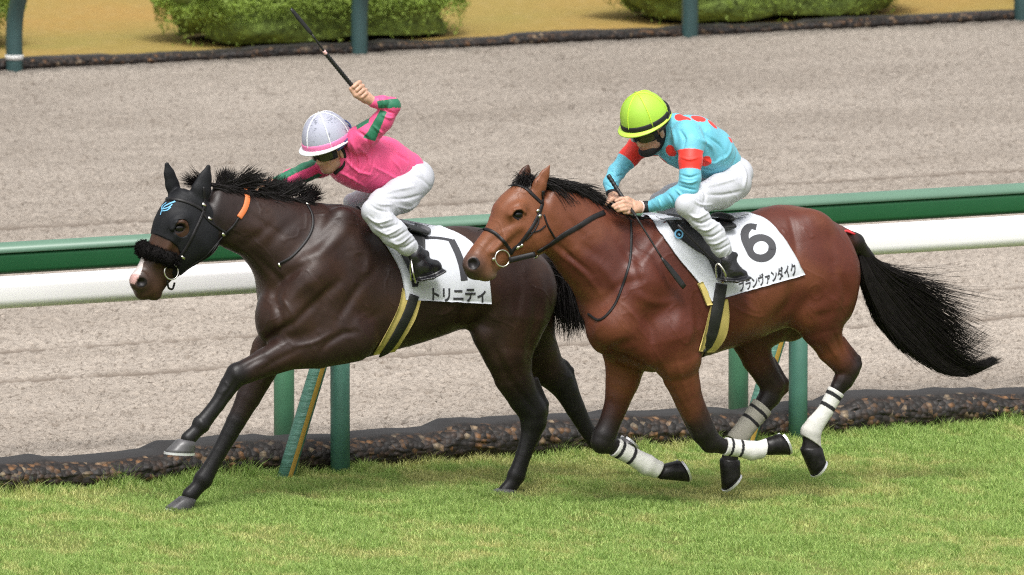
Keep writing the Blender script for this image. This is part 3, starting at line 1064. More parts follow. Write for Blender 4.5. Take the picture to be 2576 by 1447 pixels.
class Builder:
    def __init__(s, Y, h, px0=1200, py0=800):
        s.Y = Y; s.sc = sc_at(Y, px0, py0); s.S = Sculpt(h)
    def p(s, x, y, lat=0.0):
        return P(x, y, s.Y + lat)
    def limb(s, pts, sy=1.0, k=0.03, chain=False, **kw):
        """pts: (px, py, radius_px, lateral, colour)"""
        out = []
        if chain: pts = [(a[0], a[1], a[2] * (1.09 if a[2] < 30 else 1.05), a[3], a[4]) for a in pts]
        for a, b in zip(pts[:-1], pts[1:]):
            out.append(s.S.add(Cone(s.p(a[0], a[1], a[3]), s.p(b[0], b[1], b[3]), a[2] / s.sc, b[2] / s.sc, sy, k, a[4], b[4], **kw)))
        if chain:
            for c in out: c.paint_only = True
            s.S.add(Chain(out, k))
        return out
    def ball(s, x, y, lat, rx, rz, ry, c=None, k=0.03, ang=0.0, sub=False):
        """ellipsoid: rx along, rz across (pixels), ry lateral (metres), ang in picture degrees"""
        a = math.radians(ang)
        R = np.array([[math.cos(a), 0, math.sin(a)], [0, 1, 0], [-math.sin(a), 0, math.cos(a)]])
        return s.S.add(Ell(s.p(x, y, lat), (rx / s.sc, ry, rz / s.sc), R, k, c, sub))
    def loft(s, A, B, top, bot, wid, cap0, cap1, lat=0.0, **kw):
        f = lambda q: s.p(q[0], q[1], lat)
        return s.S.add(Loft(f(A), f(B), [f(q) for q in top], [f(q) for q in bot], wid, s.Y + lat, cap0 / s.sc, cap1 / s.sc, **kw))
    def prism(s, poly, lat):
        """field clip: keep only what lies inside a side-view outline"""
        pl = [tuple(P(x, y, s.Y + lat)[[0, 2]]) for x, y in poly]
        def f(F, lo, h):
            X = lo[0] + h * np.arange(F.shape[0]); Z = lo[2] + h * np.arange(F.shape[2])
            XX, ZZ = np.meshgrid(X, Z, indexing='ij')
            return np.maximum(F, polydist(XX, ZZ, pl)[:, None, :].astype(np.float32))
        return f

def slab(a, b):
    """field clip: keep what lies between two points, along the line joining them"""
    a = np.array(a); b = np.array(b); d = b - a; L = np.linalg.norm(d); d /= L
    def f(F, lo, h):
        ax = [lo[i] + h * np.arange(F.shape[i]) for i in range(3)]
        X, Y, Z = np.meshgrid(*ax, indexing='ij', sparse=True)
        t = (X - a[0]) * d[0] + (Y - a[1]) * d[1] + (Z - a[2]) * d[2]
        return np.maximum(F, np.maximum(-t, t - L))
    return f

M_coat = mat('horse_coat', attr='Col', rough=0.40, noise=(330, 0.35), bump=(220, 0.45, 0.002), spec=0.32)
M_hair1 = mat('hair_black', (0.010, 0.008, 0.008), 0.42, noise=(20, 0.3), spec=0.25)
M_eye = mat('eye_dark', (0.006, 0.005, 0.006), 0.16, spec=0.5)
M_leather = mat('leather_black', (0.012, 0.011, 0.012), 0.45, spec=0.3, noise=(30, 0.25), bump=(90, 0.25, 0.002))
M_metal = mat('steel', (0.75, 0.73, 0.66), 0.22, metal=1.0)
M_hoof = mat('hoof_horn', (0.085, 0.082, 0.085), 0.35, noise=(18, 0.35), bump=(40, 0.4, 0.003), stretch=(1, 1, 0.25))
M_hoofd = mat('hoof_dark', (0.010, 0.009, 0.009), 0.4, spec=0.3, noise=(30, 0.5), bump=(50, 0.5, 0.004))
M_shoe = mat('shoe_alloy', (0.72, 0.72, 0.74), 0.35, metal=0.6)
M_hood = mat('hood_fabric', (0.0085, 0.009, 0.011), 0.6, bump=(120, 0.5, 0.003), noise=(12, 0.2), spec=0.25)
M_fleece = mat('fleece_black', (0.008, 0.007, 0.007), 0.95, bump=(160, 1.0, 0.008), noise=(60, 0.5), spec=0.1)
M_cloth = mat('cloth_white', (0.60, 0.62, 0.67), 0.7, bump=(14, 0.25, 0.01))
M_ink = mat('number_ink', (0.036, 0.036, 0.042), 0.6)
M_foam = mat('girth_foam', (0.58, 0.46, 0.15), 0.8, noise=(10, 0.12))
M_girth = mat('girth_elastic', (0.014, 0.0145, 0.015), 0.6, noise=(20, 0.3), bump=(120, 0.4, 0.002))
M_orange = mat('neck_strap_orange', (0.62, 0.17, 0.05), 0.55)
M_bandage = mat('bandage', attr='Col', rough=0.85, noise=(14, 0.10), bump=(70, 0.5, 0.003))
M_blue = mat('emblem_blue', (0.17, 0.46, 0.72), 0.5)
M_bluew = mat('emblem_white', (0.75, 0.80, 0.85), 0.5)

def hoof(B, name_parent, cor, toe, heel, lat, rc, shoe=True, dark=False, wl=0.058):
    """hoof from the coronet (two px points), to the sole line toe-heel (px); lat metres"""
    (c0, c1) = cor
    c0 = B.p(*c0, lat); c1 = B.p(*c1, lat); t = B.p(*toe, lat); h = B.p(*heel, lat)
    side = np.array([0, 1.0, 0])
    n = 28
    rings = []
    for (a, b, wdt, pull) in ((c0, c1, rc * 0.90, 0), (c0, c1, rc, 0.10), (c0, c1, rc * 1.0, 0.4), (c0, c1, 0, 0.75), (t, h, wl, 1.0)):
        f = pull
        A_ = c0 * (1 - f) + t * f; B_ = c1 * (1 - f) + h * f
        W_ = rc * (1 - f) + wl * f
        if wdt == rc * 0.90: W_ = rc * 0.8; m_ = (A_ + B_) / 2; A_ = m_ + (A_ - m_) * .85; B_ = m_ + (B_ - m_) * .85
        c = (A_ + B_) / 2; e = (A_ - B_) / 2
        ring = []
        for k in range(n):
            an = 2 * math.pi * k / n
            ca, sa = math.cos(an), math.sin(an)
            ring.append(c + e * (ca if ca > 0 else ca * 0.95) + side * W_ * np.sign(sa) * abs(sa) ** 0.85)
        rings.append(ring)
    V = np.array(rings).reshape(-1, 3)
    F = [(i * n + j, i * n + (j + 1) % n, (i + 1) * n + (j + 1) % n, (i + 1) * n + j) for i in range(4) for j in range(n)]
    F.append(tuple(range(n))[::-1]); F.append(tuple(range(4 * n, 5 * n)))
    o = MB().add(V, F).build('hoof', M_hoofd if dark else M_hoof, name_parent)
    if shoe:
        dn = np.cross(h - t, side); dn /= np.linalg.norm(dn)
        mid = (c0 + c1) / 2
        if dn @ (mid - (t + h) / 2) > 0: dn = -dn
        V2 = []
        c = (t + h) / 2; e = (t - h) / 2
        for (sc_, z) in ((1.03, -0.003), (1.04, 0.010), (0.72, 0.011), (0.72, -0.003)):
            for k in range(25):
                an = math.radians(-150 + 300 * k / 24)
                V2.append(c + e * math.cos(an) * sc_ + side * wl * math.sin(an) * sc_ + dn * z)
        F2 = [(i * 25 + j, i * 25 + j + 1, ((i + 1) % 4) * 25 + j + 1, ((i + 1) % 4) * 25 + j) for i in range(4) for j in range(24)]
        F2 += [(0, 25, 50, 75), (24, 99, 74, 49)]
        MB().add(V2, F2).build('horseshoe', M_shoe, o, smooth=False)
    return o

def bandage(B, parent, prims, a, b, lat, grow, col, stripes=(0.08, 0.30), dirt_dark=0.0, thick=None):
    """tube of the leg between pixel points a, b, swollen by the wrapping"""
    A_ = B.p(*a, lat); B_ = B.p(*b, lat)
    sub = Sculpt(0.004); sub.pr = [Chain(prims, .01)]; sub.pr[0].c0 = sub.pr[0].c1 = (1, 1, 1)
    V, Q, C = sub.mesh(grow=grow, clip=slab(A_, B_))
    V = relax(V, Q, 1, 0.4)
    d = B_ - A_; L = np.linalg.norm(d)
    t = (V - A_) @ (d / L) / L
    C = np.tile(np.array(col), (len(V), 1))
    if dirt_dark:
        dd = np.clip((t - 0.45) * 1.4, 0, 1)[:, None] * fbm(V[:, 0] * 30, V[:, 2] * 30, 3, 5)[:, None] * dirt_dark
        C = C * (1 - dd) + np.array([0.22, 0.20, 0.15]) * dd
    for s_ in stripes:
        m = np.abs(t - s_) < 0.035
        C[m] = (0.012, 0.012, 0.014)
    me = mesh_np('leg_bandage', V, Q); set_col(me, C)
    return link('leg_bandage', me, M_bandage, parent)

def hairs(name, parent, roots, dirs, n_seg, lens, r0, m, curl=0.3, seed=1, droop=0.0, target=None, shared=0.0):
    """many tapering strands: roots (n,3), dirs (n,3)"""
    r = np.random.default_rng(seed)
    n = len(roots)
    V = np.zeros((n, n_seg + 1, 3, 3))
    pos = roots.copy(); d = dirs / np.linalg.norm(dirs, axis=1)[:, None]
    bend = r.normal(0, curl, (n, 3)) + r.normal(0, 1, 3) * shared
    A = np.cross(d, np.array([0.1, 1, 0.2])); A /= np.linalg.norm(A, axis=1)[:, None]
    for k in range(n_seg + 1):
        t = k / n_seg
        rad = (r0 * (1 - t) ** 0.7 + 0.0006)[:, None] if np.ndim(r0) else r0 * (1 - t) ** 0.7 + 0.0006
        Bq = np.cross(d, A)
        for j in range(3):
            an = 2 * math.pi * j / 3
            V[:, k, j] = pos + rad * (math.cos(an) * A + math.sin(an) * Bq)
        if target is not None:
            dd = target(pos, t, d)
            d = d * 0.6 + dd * 0.4
        d = d + bend * (1.0 / n_seg) + np.array([0, 0, -droop / n_seg])
        d /= np.linalg.norm(d, axis=1)[:, None]
        A = A - d * (A * d).sum(1)[:, None]; A /= np.linalg.norm(A, axis=1)[:, None]
        pos = pos + d * (lens / n_seg)[:, None]
    base = (np.arange(n) * (n_seg + 1) * 3)[:, None]
    F = []
    for k in range(n_seg):
        for j in range(3):
            j2 = (j + 1) % 3
            F.append(base + np.array([k * 3 + j, k * 3 + j2, (k + 1) * 3 + j2, (k + 1) * 3 + j]))
    return link(name, mesh_np(name, V.reshape(-1, 3), np.concatenate(F)), m, parent)

def patch(trees, left, right, nu, nv, off, thick, fbY):
    """cloth between two pixel curves (left, right run top to bottom), laid on the surface"""
    Lc = catmull(left, 10); Rc = catmull(right, 10)
    def res(c, n):
        s_ = np.concatenate([[0], np.cumsum(np.linalg.norm(np.diff(c, axis=0), axis=1))])
        t = np.linspace(0, s_[-1], n)
        return np.stack([np.interp(t, s_, c[:, i]) for i in range(c.shape[1])], 1)
    Lc = res(Lc, nv); Rc = res(Rc, nv)
    W = np.zeros((nu, nv, 3)); N = np.zeros((nu, nv, 3))
    for j in range(nv):
        for i in range(nu):
            u = i / (nu - 1)
            x, y = Lc[j] * (1 - u) + Rc[j] * u
            l, n_ = None, None
            for t in trees:
                l, n_ = hit(t, x, y)
                if l is not None: break
            if l is None:
                W[i, j] = np.nan
            else:
                W[i, j] = l; N[i, j] = n_
    # fill misses from the row below (points beyond the ridge)
    for i in range(nu):
        for j in range(nv - 2, -1, -1):
            if np.isnan(W[i, j, 0]):
                if not np.isnan(W[i, j + 1, 0]):
                    u = i / (nu - 1)
                    x, y = Lc[j] * (1 - u) + Rc[j] * u
                    W[i, j] = P(x, y, W[i, j + 1, 1] + 0.012); N[i, j] = N[i, j + 1]
        for j in range(1, nv):
            if np.isnan(W[i, j, 0]):
                u = i / (nu - 1)
                x, y = Lc[j] * (1 - u) + Rc[j] * u
                W[i, j] = P(x, y, W[i, j - 1, 1] if not np.isnan(W[i, j - 1, 0]) else fbY); N[i, j] = N[i, j - 1]
    for _ in range(6):                      # cloth bridges the small hollows
        for A_ in (N, W):
            B_ = A_.copy()
            B_[1:-1, 1:-1] = (A_[1:-1, 1:-1] * 2 + A_[:-2, 1:-1] + A_[2:, 1:-1] + A_[1:-1, :-2] + A_[1:-1, 2:]) / 6
            A_[:] = B_
    N /= np.linalg.norm(N, axis=2)[..., None] + EPS
    O = W + N * (off + thick); I = W + N * off
    V = np.concatenate([O.reshape(-1, 3), I.reshape(-1, 3)])
    F1 = grid_faces(nu, nv)
    F = [tuple(f) for f in F1] + [tuple(f[::-1] + nu * nv) for f in F1]
    rim = [i * nv for i in range(nu)] + [(nu - 1) * nv + j for j in range(1, nv)] + [i * nv + nv - 1 for i in range(nu - 2, -1, -1)] + [j for j in range(nv - 2, 0, -1)]
    for a, b in zip(rim, rim[1:] + rim[:1]):
        F.append((a, b, b + nu * nv, a + nu * nv))
    return V, F, O

def drape_poly(trees, poly_tris, pts2d, off):
    out = []
    for (x, y) in pts2d:
        l = None
        for t in trees:
            l, n_ = hit(t, x, y)
            if l is not None: break
        if l is None: l = P(x, y, 0); n_ = np.array([0, -1.0, 0])
        out.append(l + n_ * off)
    return np.array(out)

def text_mesh(txt, warp, tree, name, parent, m, off=0.003, bold=0.0):
    """letters laid on a surface; warp maps (u 0..1, v 0..1) to pixels"""
    cu = bpy.data.curves.new('t', 'FONT'); cu.body = txt; cu.resolution_u = 3; cu.offset = bold
    ob = bpy.data.objects.new('t', cu); COL.objects.link(ob)
    bpy.context.view_layer.update()
    me = ob.to_mesh()
    co = np.array([v.co[:] for v in me.vertices]); F = [tuple(p.vertices) for p in me.polygons]
    ob.to_mesh_clear(); bpy.data.objects.remove(ob)
    print('text', txt, co.min(0), co.max(0), len(F))
    mn, mx = co.min(0), co.max(0)
    u = (co[:, 0] - mn[0]) / (mx[0] - mn[0]); v = (co[:, 1] - mn[1]) / (mx[1] - mn[1])
    px = np.array([warp(a, b) for a, b in zip(u, v)])
    V = drape_poly([tree], None, px, off)
    return link(name, mesh_np(name, V, F, smooth=False), m, parent)

def glyph(strokes, tree, name, parent, m, w, off=0.003, n=4):
    """strokes painted on a surface as ribbons, pixel polylines"""
    mb = MB()
    for st in strokes:
        ww = st[1] if isinstance(st, tuple) else w
        pts = st[0] if isinstance(st, tuple) else st
        L, N = on_surface([tree], pts, off, n=n)
        strap(mb, L, N, ww, 0.0006)
    return mb.build(name, m, parent, smooth=False)

def brush(V, Q, Yh, strokes, wide=True):
    """press grooves (negative) or raise muscles along picture lines on the near side"""
    q = proj(V)
    n = np.cross(V[Q[:, 2]] - V[Q[:, 0]], V[Q[:, 3]] - V[Q[:, 1]])
    N = np.zeros_like(V)
    for j in range(4):
        for k in range(3):
            N[:, k] += np.bincount(Q[:, j], n[:, k], len(V))
    N /= np.linalg.norm(N, axis=1)[:, None] + EPS
    if (N[:, 1] * (V[:, 1] - Yh)).sum() < 0: N = -N
    near = np.clip((Yh - .02 - V[:, 1]) / .05, 0, 1)
    D = np.zeros(len(V))
    for pts, w, amp in strokes:
        c = catmull(pts, 6)
        d = np.full(len(V), 1e9)
        tt = np.zeros(len(V))
        for i in range(len(c) - 1):
            a, b = c[i], c[i + 1]; e = b - a
            t = np.clip(((q - a) @ e) / (e @ e + EPS), 0, 1)
            dd = np.linalg.norm(q - a - t[:, None] * e, axis=1)
            m = dd < d
            d[m] = dd[m]; tt[m] = (i + t[m]) / (len(c) - 1)
        D += amp * np.exp(-(d / w) ** 2) * (np.sin(math.pi * np.clip(tt, .04, .96)) ** .5)
    fine = .0050 * (fbm(V[:, 0] * 11 + V[:, 1] * 4, V[:, 2] * 9 - V[:, 1] * 5, 3, 41) - .5)
    u_ = V[:, 0] * .8 + V[:, 2] * .6
    ves = 1 - np.abs(fbm(u_ * 7, (V[:, 2] * .8 - V[:, 0] * .6) * 3.2 + V[:, 1] * 4, 3, 57) - .5) * 2
    fine = fine + .0022 * np.clip((ves - .93) / .07, 0, 1)
    big = np.clip((V[:, 2] - .45) / .2, 0, 1) if wide else 0
    return V + N * (D * near + fine * big)[:, None]

def dapple(V, C, c2, amt, seed, sc_=5.0):
    """coat varies in soft patches"""
    a = fbm(V[:, 0] * sc_ + V[:, 1] * 3, V[:, 2] * sc_ - V[:, 1] * 2, 4, seed)
    u = (np.clip((a - .42) * 4, 0, 1) * amt)[:, None]
    lum = C.sum(1)[:, None]
    u = u * np.clip((lum - .035) / .03, 0, 1)
    return C * (1 - u) + np.array(c2) * u

# ------------------------------------------------------------------ horse one: dark, hooded
Y1 = float(G(1250, 1243)[1]) + 0.13
Y2 = Y1 - 1.05
print('Y1', Y1, 'Y2', Y2, 'scale', sc_at(Y1))
dk = (0.020, 0.0110, 0.0095); dk2 = (0.027, 0.0140, 0.0115); blk = (0.010, 0.009, 0.0095); tan1 = (0.060, 0.028, 0.016); gry = (0.030, 0.026, 0.026)

def horse_one():
    B = Builder(Y1, 0.0068)
    root = empty('racehorse', (*B.p(950, 700)[:2], 0.0), 'dark brown galloping racehorse wearing a black hood and nose roll, ridden in pink', 'horse')
    # trunk
    B.loft((700, 740), (1330, 700),
           [(660, 650), (690, 600), (730, 545), (780, 518), (830, 512), (880, 516), (940, 540), (1000, 562), (1060, 575), (1120, 572), (1170, 567), (1220, 575), (1270, 595), (1320, 625), (1360, 660)],
           [(660, 860), (700, 895), (760, 912), (820, 914), (880, 904), (940, 892), (1000, 876), (1060, 858), (1110, 840), (1160, 826), (1220, 830), (1290, 830), (1360, 800)],
           [(0, .15), (.08, .20), (.2, .245), (.4, .29), (.6, .29), (.75, .265), (.9, .265), (1, .24)], 45, 50, c0=dk2, k=0.02, egg=0.13)
    # breast, shoulders
    B.ball(690, 800, -0.06, 48, 72, 0.11, dk2, 0.05)
    B.ball(700, 800, 0.09, 45, 70, 0.11, dk2, 0.05)
    B.limb([(860, 560, 40, -.13, dk2), (790, 690, 66, -.16, dk2), (735, 800, 52, -.16, dk2)], 0.75, 0.05)
    B.limb([(735, 800, 46, -.16, dk2), (830, 850, 56, -.18, dk2)], 0.7, 0.05)
    B.limb([(890, 640, 60, -.17, dk2), (850, 800, 66, -.19, dk2)], 0.6, 0.06)      # triceps
    B.limb([(830, 600, 45, .13, dk2), (760, 760, 60, .16, dk2)], 0.75, 0.05)
    # neck
    B.loft((530, 540), (760, 640),
           [(520, 466), (560, 470), (617, 482), (680, 494), (740, 503), (800, 512), (860, 520)],
           [(540, 612), (575, 628), (611, 646), (641, 684), (652, 710), (660, 760), (700, 820)],
           [(0, .085), (.3, .105), (.6, .14), (.85, .18), (1, .20)], 30, 40, c0=dk, c1=dk2, k=0.03, egg=0.15)
    # head
    B.loft((500, 530), (370, 715),
           [(520, 462), (470, 464), (432, 492), (408, 525), (393, 556), (385, 590), (368, 630), (352, 660), (340, 690), (338, 712)],
           [(560, 570), (549, 612), (530, 640), (500, 660), (470, 678), (448, 694), (428, 706), (415, 722), (402, 740)],
           [(-.1, .07), (.1, .10), (.3, .115), (.5, .095), (.7, .062), (.9, .058), (1, .062)], 26, 26, c0=blk, c1=tan1, k=0.025, power=2.3)
    B.ball(505, 600, -.055, 46, 46, 0.05, blk, 0.03)                 # cheek
    B.ball(505, 600, .055, 46, 46, 0.05, blk, 0.03)
    B.ball(450, 560, -.095, 24, 15, 0.018, tan1, 0.035, ang=30)        # brow
    B.ball(450, 560, .095, 24, 15, 0.020, tan1, 0.035, ang=30)
    B.limb([(440, 590, 9, -.088, tan1), (400, 660, 7, -.066, tan1)], 1, 0.03)   # face ridge
    B.ball(352, 708, -.03, 26, 26, 0.042, gry, 0.03)                 # muzzle
    B.ball(352, 708, .03, 26, 26, 0.042, gry, 0.03)
    B.ball(360, 735, 0.0, 22, 20, 0.05, gry, 0.02)                   # upper lip
    B.ball(387, 741, 0.0, 20, 15, 0.042, gry, 0.012)                 # lower lip and chin
    B.ball(358, 711, -.092, 15, 13, 0.040, None, 0.010, sub=True)      # nostril
    B.ball(357, 711, .092, 12, 12, 0.034, None, 0.012, sub=True)
    B.limb([(372, 748, 1.5, -.075, None), (415, 704, 1.5, -.075, None)], 1, 0.008, sub=True)
    B.ball(452, 574, -.118, 15, 11, 0.02, None, 0.012, sub=True)      # eye socket
    B.limb([(434, 576, 3, -.112, tan1), (444, 561, 4.5, -.117, tan1), (458, 559, 4.5, -.117, tan1), (470, 568, 3, -.112, tan1)], 1, 0.010)
    # ears
    for lat, pts in ((-.055, [(501, 500, 17), (506, 478, 19), (515, 450, 11), (524, 421, 2.0)]), (.055, [(441, 492, 13), (433, 464, 11), (426, 438, 7), (420, 415, 2.0)])):
        B.limb([(x, y, r, lat, gry) for x, y, r in pts], 0.5, 0.015)
    # forelegs
    nf = [(880, 840, 70, -.16, dk2), (800, 868, 56, -.16, dk2), (730, 882, 46, -.15, dk2), (660, 916, 33, -.14, dk), (622, 933, 28, -.14, dk), (597, 942, 27, -.14, blk),
          (577, 968, 22, -.13, blk), (547, 1017, 18, -.13, blk), (520, 1050, 17.5, -.13, blk), (506, 1068, 21.5, -.13, blk), (494, 1084, 16, -.13, blk), (474, 1104, 18, -.13, blk)]
    B.limb(nf, 0.85, 0.03, chain=True)
    B.limb([(575, 985, 8, -.13, blk), (525, 1062, 9, -.13, blk)], 1, 0.01)
    ff = [(740, 830, 60, .13, dk2), (680, 880, 46, .13, tan1), (655, 938, 37, .13, dk2), (625, 1000, 29, .13, dk), (605, 1040, 24, .13, dk), (594, 1060, 23, .13, blk),
          (577, 1092, 20.5, .13, blk), (553, 1135, 18.5, .13, blk), (530, 1175, 18.5, .13, blk), (511, 1207, 22.5, .13, blk), (497, 1226, 17, .13, blk), (478, 1246, 19, .13, blk)]
    B.limb(ff, 0.85, 0.03, chain=True)
    # hindquarters
    B.limb([(1270, 650, 75, -.12, dk2), (1290, 740, 96, -.12, dk2), (1280, 830, 78, -.13, dk2)], 0.65, 0.06)
    B.limb([(1290, 650, 75, .12, dk2), (1310, 740, 88, .12, dk2), (1310, 830, 72, .13, dk2)], 0.65, 0.06)
    B.ball(1216, 850, -.15, 24, 40, 0.06, dk2, 0.06, ang=25)        # stifle
    nh = [(1285, 800, 92, -.13, dk2), (1278, 880, 66, -.14, dk2), (1291, 945, 49, -.13, dk), (1317, 1000, 39, -.12, blk), (1340, 1035, 36, -.12, blk), (1342, 1062, 33, -.12, blk),
          (1334, 1096, 24, -.12, blk), (1318, 1142, 19.5, -.12, blk), (1305, 1180, 20, -.12, blk), (1299, 1196, 22, -.12, blk), (1288, 1218, 18, -.12, blk), (1272, 1238, 20, -.12, blk)]
    B.limb(nh, 0.74, 0.035, chain=True)
    B.limb([(1347, 955, 8, -.12, blk), (1370, 1015, 10, -.12, blk), (1369, 1035, 10, -.12, blk), (1356, 1075, 12, -.12, blk)], 1, 0.014)
    fh = [(1320, 830, 80, .13, dk2), (1345, 880, 60, .13, dk2), (1378, 928, 43, .13, dk), (1406, 956, 36, .13, blk), (1426, 985, 30, .13, blk), (1446, 1025, 24, .13, blk),
          (1472, 1074, 19, .13, blk), (1496, 1108, 20, .13, blk), (1520, 1118, 15, .13, blk), (1548, 1112, 15, .13, blk)]
    B.limb(fh, 0.76, 0.035, chain=True)
    B.limb([(1370, 882, 7, .13, blk), (1422, 918, 9, .13, blk), (1434, 932, 9, .13, blk), (1440, 965, 11, .13, blk)], 1, 0.014)
    B.limb([(1345, 640, 22, 0, blk), (1378, 655, 20, 0.0, blk), (1400, 690, 17, 0.02, blk)], 1, 0.03)   # dock
    V, Q, C = B.S.mesh()
    V = relax(V, Q, 2)
    V = brush(V, Q, Y1, [
        ([(690, 760), (699, 716), (739, 683), (790, 655)], 13, -.016), ([(742, 811), (772, 782), (804, 749), (848, 712)], 11, -.014),
        ([(850, 805), (877, 762), (906, 719), (938, 680)], 12, -.013), ([(806, 886), (827, 862), (865, 840), (900, 835)], 9, -.010),
        ([(668, 858), (709, 831), (742, 811)], 12, -.020), ([(696, 749), (703, 785), (709, 825)], 12, -.015),
        ([(700, 740), (735, 790), (745, 830)], 5, .004), ([(640, 640), (690, 690), (710, 720)], 9, -.008), ([(580, 610), (625, 640), (670, 690)], 6, .005),
        ([(600, 520), (660, 560), (720, 600)], 10, -.006), ([(780, 700), (800, 740), (790, 780)], 14, .008), ([(930, 620), (925, 680), (900, 740)], 12, .007),
        ([(830, 840), (790, 862), (740, 872)], 6, .006), ([(900, 780), (930, 800), (960, 780)], 10, -.005), ([(1080, 790), (1120, 790), (1160, 760)], 4, .003),
        ([(1230, 680), (1250, 760), (1240, 830)], 20, .010), ([(1290, 640), (1310, 720), (1300, 800)], 12, -.009), ([(1265, 870), (1285, 930), (1310, 980)], 8, .006),
        ([(1360, 700), (1370, 780), (1352, 850)], 9, .006), ([(1395, 915), (1420, 945), (1435, 985)], 6, .005), ([(1330, 1045), (1322, 1100), (1312, 1150)], 5, -.004),
        ([(617, 925), (640, 912), (665, 900)], 6, -.005), ([(590, 935), (598, 960), (588, 985)], 8, .004), ([(505, 1055), (512, 1075), (500, 1090)], 6, .004),
        ([(752, 880), (700, 905), (650, 935)], 8, -.006), ([(720, 862), (680, 885), (640, 910)], 12, .006),
        ([(720, 760), (760, 722), (800, 695)], 16, .010), ([(800, 800), (840, 750), (870, 715)], 18, .009),
        ([(880, 570), (830, 620), (790, 655)], 12, .006), ([(850, 560), (800, 610), (765, 640)], 12, -.008),
        ([(1152, 822), (1178, 768), (1196, 720)], 16, -.016), ([(1235, 860), (1262, 920), (1290, 975)], 9, -.008),
        ([(1330, 700), (1350, 780), (1335, 860), (1330, 930)], 12, -.010), ([(1292, 960), (1325, 1010), (1345, 1035)], 7, -.006),
        ([(690, 560), (640, 600), (600, 625)], 12, -.007), ([(760, 540), (700, 590), (660, 640)], 14, -.006), ([(560, 600), (600, 590), (650, 600)], 10, -.004),
        ([(600, 950), (575, 985), (545, 1030)], 5, -.004), ([(470, 620), (445, 650), (425, 680)], 6, -.004)])
    C = dapple(V, C, (0.058, 0.027, 0.015), .7, 3)
    tree = bvh(V, Q)
    q = proj(V)
    # white stripe down the nose, pink between the nostrils
    near = V[:, 1] < Y1 + 0.10
    eyec = B.p(452, 574, -.117); m = np.linalg.norm((V - eyec) * np.array([.8, .8, 1]), axis=1) < .030; C[m] = (0.014, 0.010, 0.009)
    star = [(352, 640), (363, 652), (360, 668), (352, 690), (345, 705), (338, 716), (318, 712), (316, 690), (335, 655)]
    m = inpoly(q[:, 0], q[:, 1], star) & (V[:, 2] > 1.0)
    C[m] = (0.62, 0.55, 0.53)
    m2 = m & (q[:, 1] > 690)
    C[m2] = (0.50, 0.30, 0.28)
    nos = B.p(358, 711, -.07)
    m = np.linalg.norm((V - nos) * np.array([1, .7, 1]), axis=1) < 0.030
    C[m] = (0.005, 0.003, 0.003)
    me = mesh_np('body', V, Q); set_col(me, C)
    link('body', me, M_coat, root)
    # hooves
    hoof(B, root, ((449, 1104), (491, 1110)), (415, 1138), (488, 1140), -.13, 0.047)
    hoof(B, root, ((457, 1247), (493, 1256)), (415, 1279), (478, 1297), .13, 0.047)
    hoof(B, root, ((1256, 1228), (1298, 1232)), (1204, 1251), (1296, 1250), -.12, 0.047)
    hoof(B, root, ((1548, 1098), (1552, 1126)), (1602, 1133), (1566, 1098), .13, 0.045)
    # eye
    e, n_ = hit(tree, 452, 574)
    ev = MB()
    u, v = np.meshgrid(np.linspace(0, 2 * math.pi, 24, endpoint=False), np.linspace(-1.5, 1.5, 14), indexing='ij')
    sp = np.stack([np.cos(u) * np.cos(v), np.sin(u) * np.cos(v), np.sin(v)], -1).reshape(-1, 3)
    ev.add(e + sp * np.array([0.033, 0.017, 0.022]) + n_ * -0.004, [tuple(f) for f in grid_faces(24, 14, True)])
    ev.build('eye', M_eye, root)
    # hood: the head again, a little larger, open at eye, nose and throat
    hb = [p for p in B.S.pr[9 + 5:]]
    head = Sculpt(0.005)
    head.pr = [p for p in B.S.pr if not (p.bbox()[0][0] > B.p(640, 600)[0]) and p.bbox()[0][2] > B.p(600, 770)[2]]
    outline = [(425, 380), (560, 380), (590, 470), (556, 520), (550, 590), (548, 625), (530, 648), (486, 678), (450, 706), (440, 690), (445, 668), (452, 655), (455, 640), (446, 622), (425, 605), (402, 592), (376, 595), (350, 560), (400, 440)]
    hc = B.prism(outline, -0.09)
    c0 = B.p(453, 573, -.09)[[0, 2]]
    def clip(F, lo, h):
        F = hc(F, lo, h)
        X = lo[0] + h * np.arange(F.shape[0]); Z = lo[2] + h * np.arange(F.shape[2])
        XX, ZZ = np.meshgrid(X, Z, indexing='ij')
        a = math.radians(20)
        dx, dz = XX - c0[0], ZZ - c0[1]
        u_ = dx * math.cos(a) + dz * math.sin(a); w_ = -dx * math.sin(a) + dz * math.cos(a)
        d = 0.048 - np.sqrt((u_ / 0.9) ** 2 + (w_ / 1.05) ** 2)
        return np.maximum(F, d[:, None, :].astype(np.float32))
    Vh, Qh, _ = head.mesh(grow=0.0055, clip=clip)
    Vh = relax(Vh, Qh, 1)
    hood = link('hood', mesh_np('hood', Vh, Qh), M_hood, root)
    th = bvh(Vh, Qh)
    T = [th, tree]
    glyph([([(404, 541), (408, 528), (416, 517)], .006), ([(409, 531), (421, 529), (430, 521)], .007), ([(411, 526), (424, 522), (434, 514)], .007), ([(413, 520), (428, 512), (441, 507)], .009), ([(407, 527), (409, 518), (419, 510)], .007)],
          th, 'emblem', hood, M_blue, 0.008, 0.002)
    # bridle
    br = MB()
    def st(pts, w=.016, th_=.003, n=6, off=.003):
        L, N = on_surface(T, pts, off, n=n); strap(br, L, N, w, th_)
    st([(419, 500), (450, 503), (480, 512), (503, 524), (513, 530)], .018)
    st([(513, 530), (500, 560), (486, 590), (470, 620), (452, 648), (446, 664)], .017)
    st([(508, 545), (494, 574), (480, 604), (466, 630)], .010)
    st([(512, 470), (514, 500), (513, 530)], .016)
    st([(509, 527), (516, 545), (532, 562), (556, 578), (574, 588)], .012)
    st([(530, 640), (548, 612), (562, 592), (574, 588)], .010)
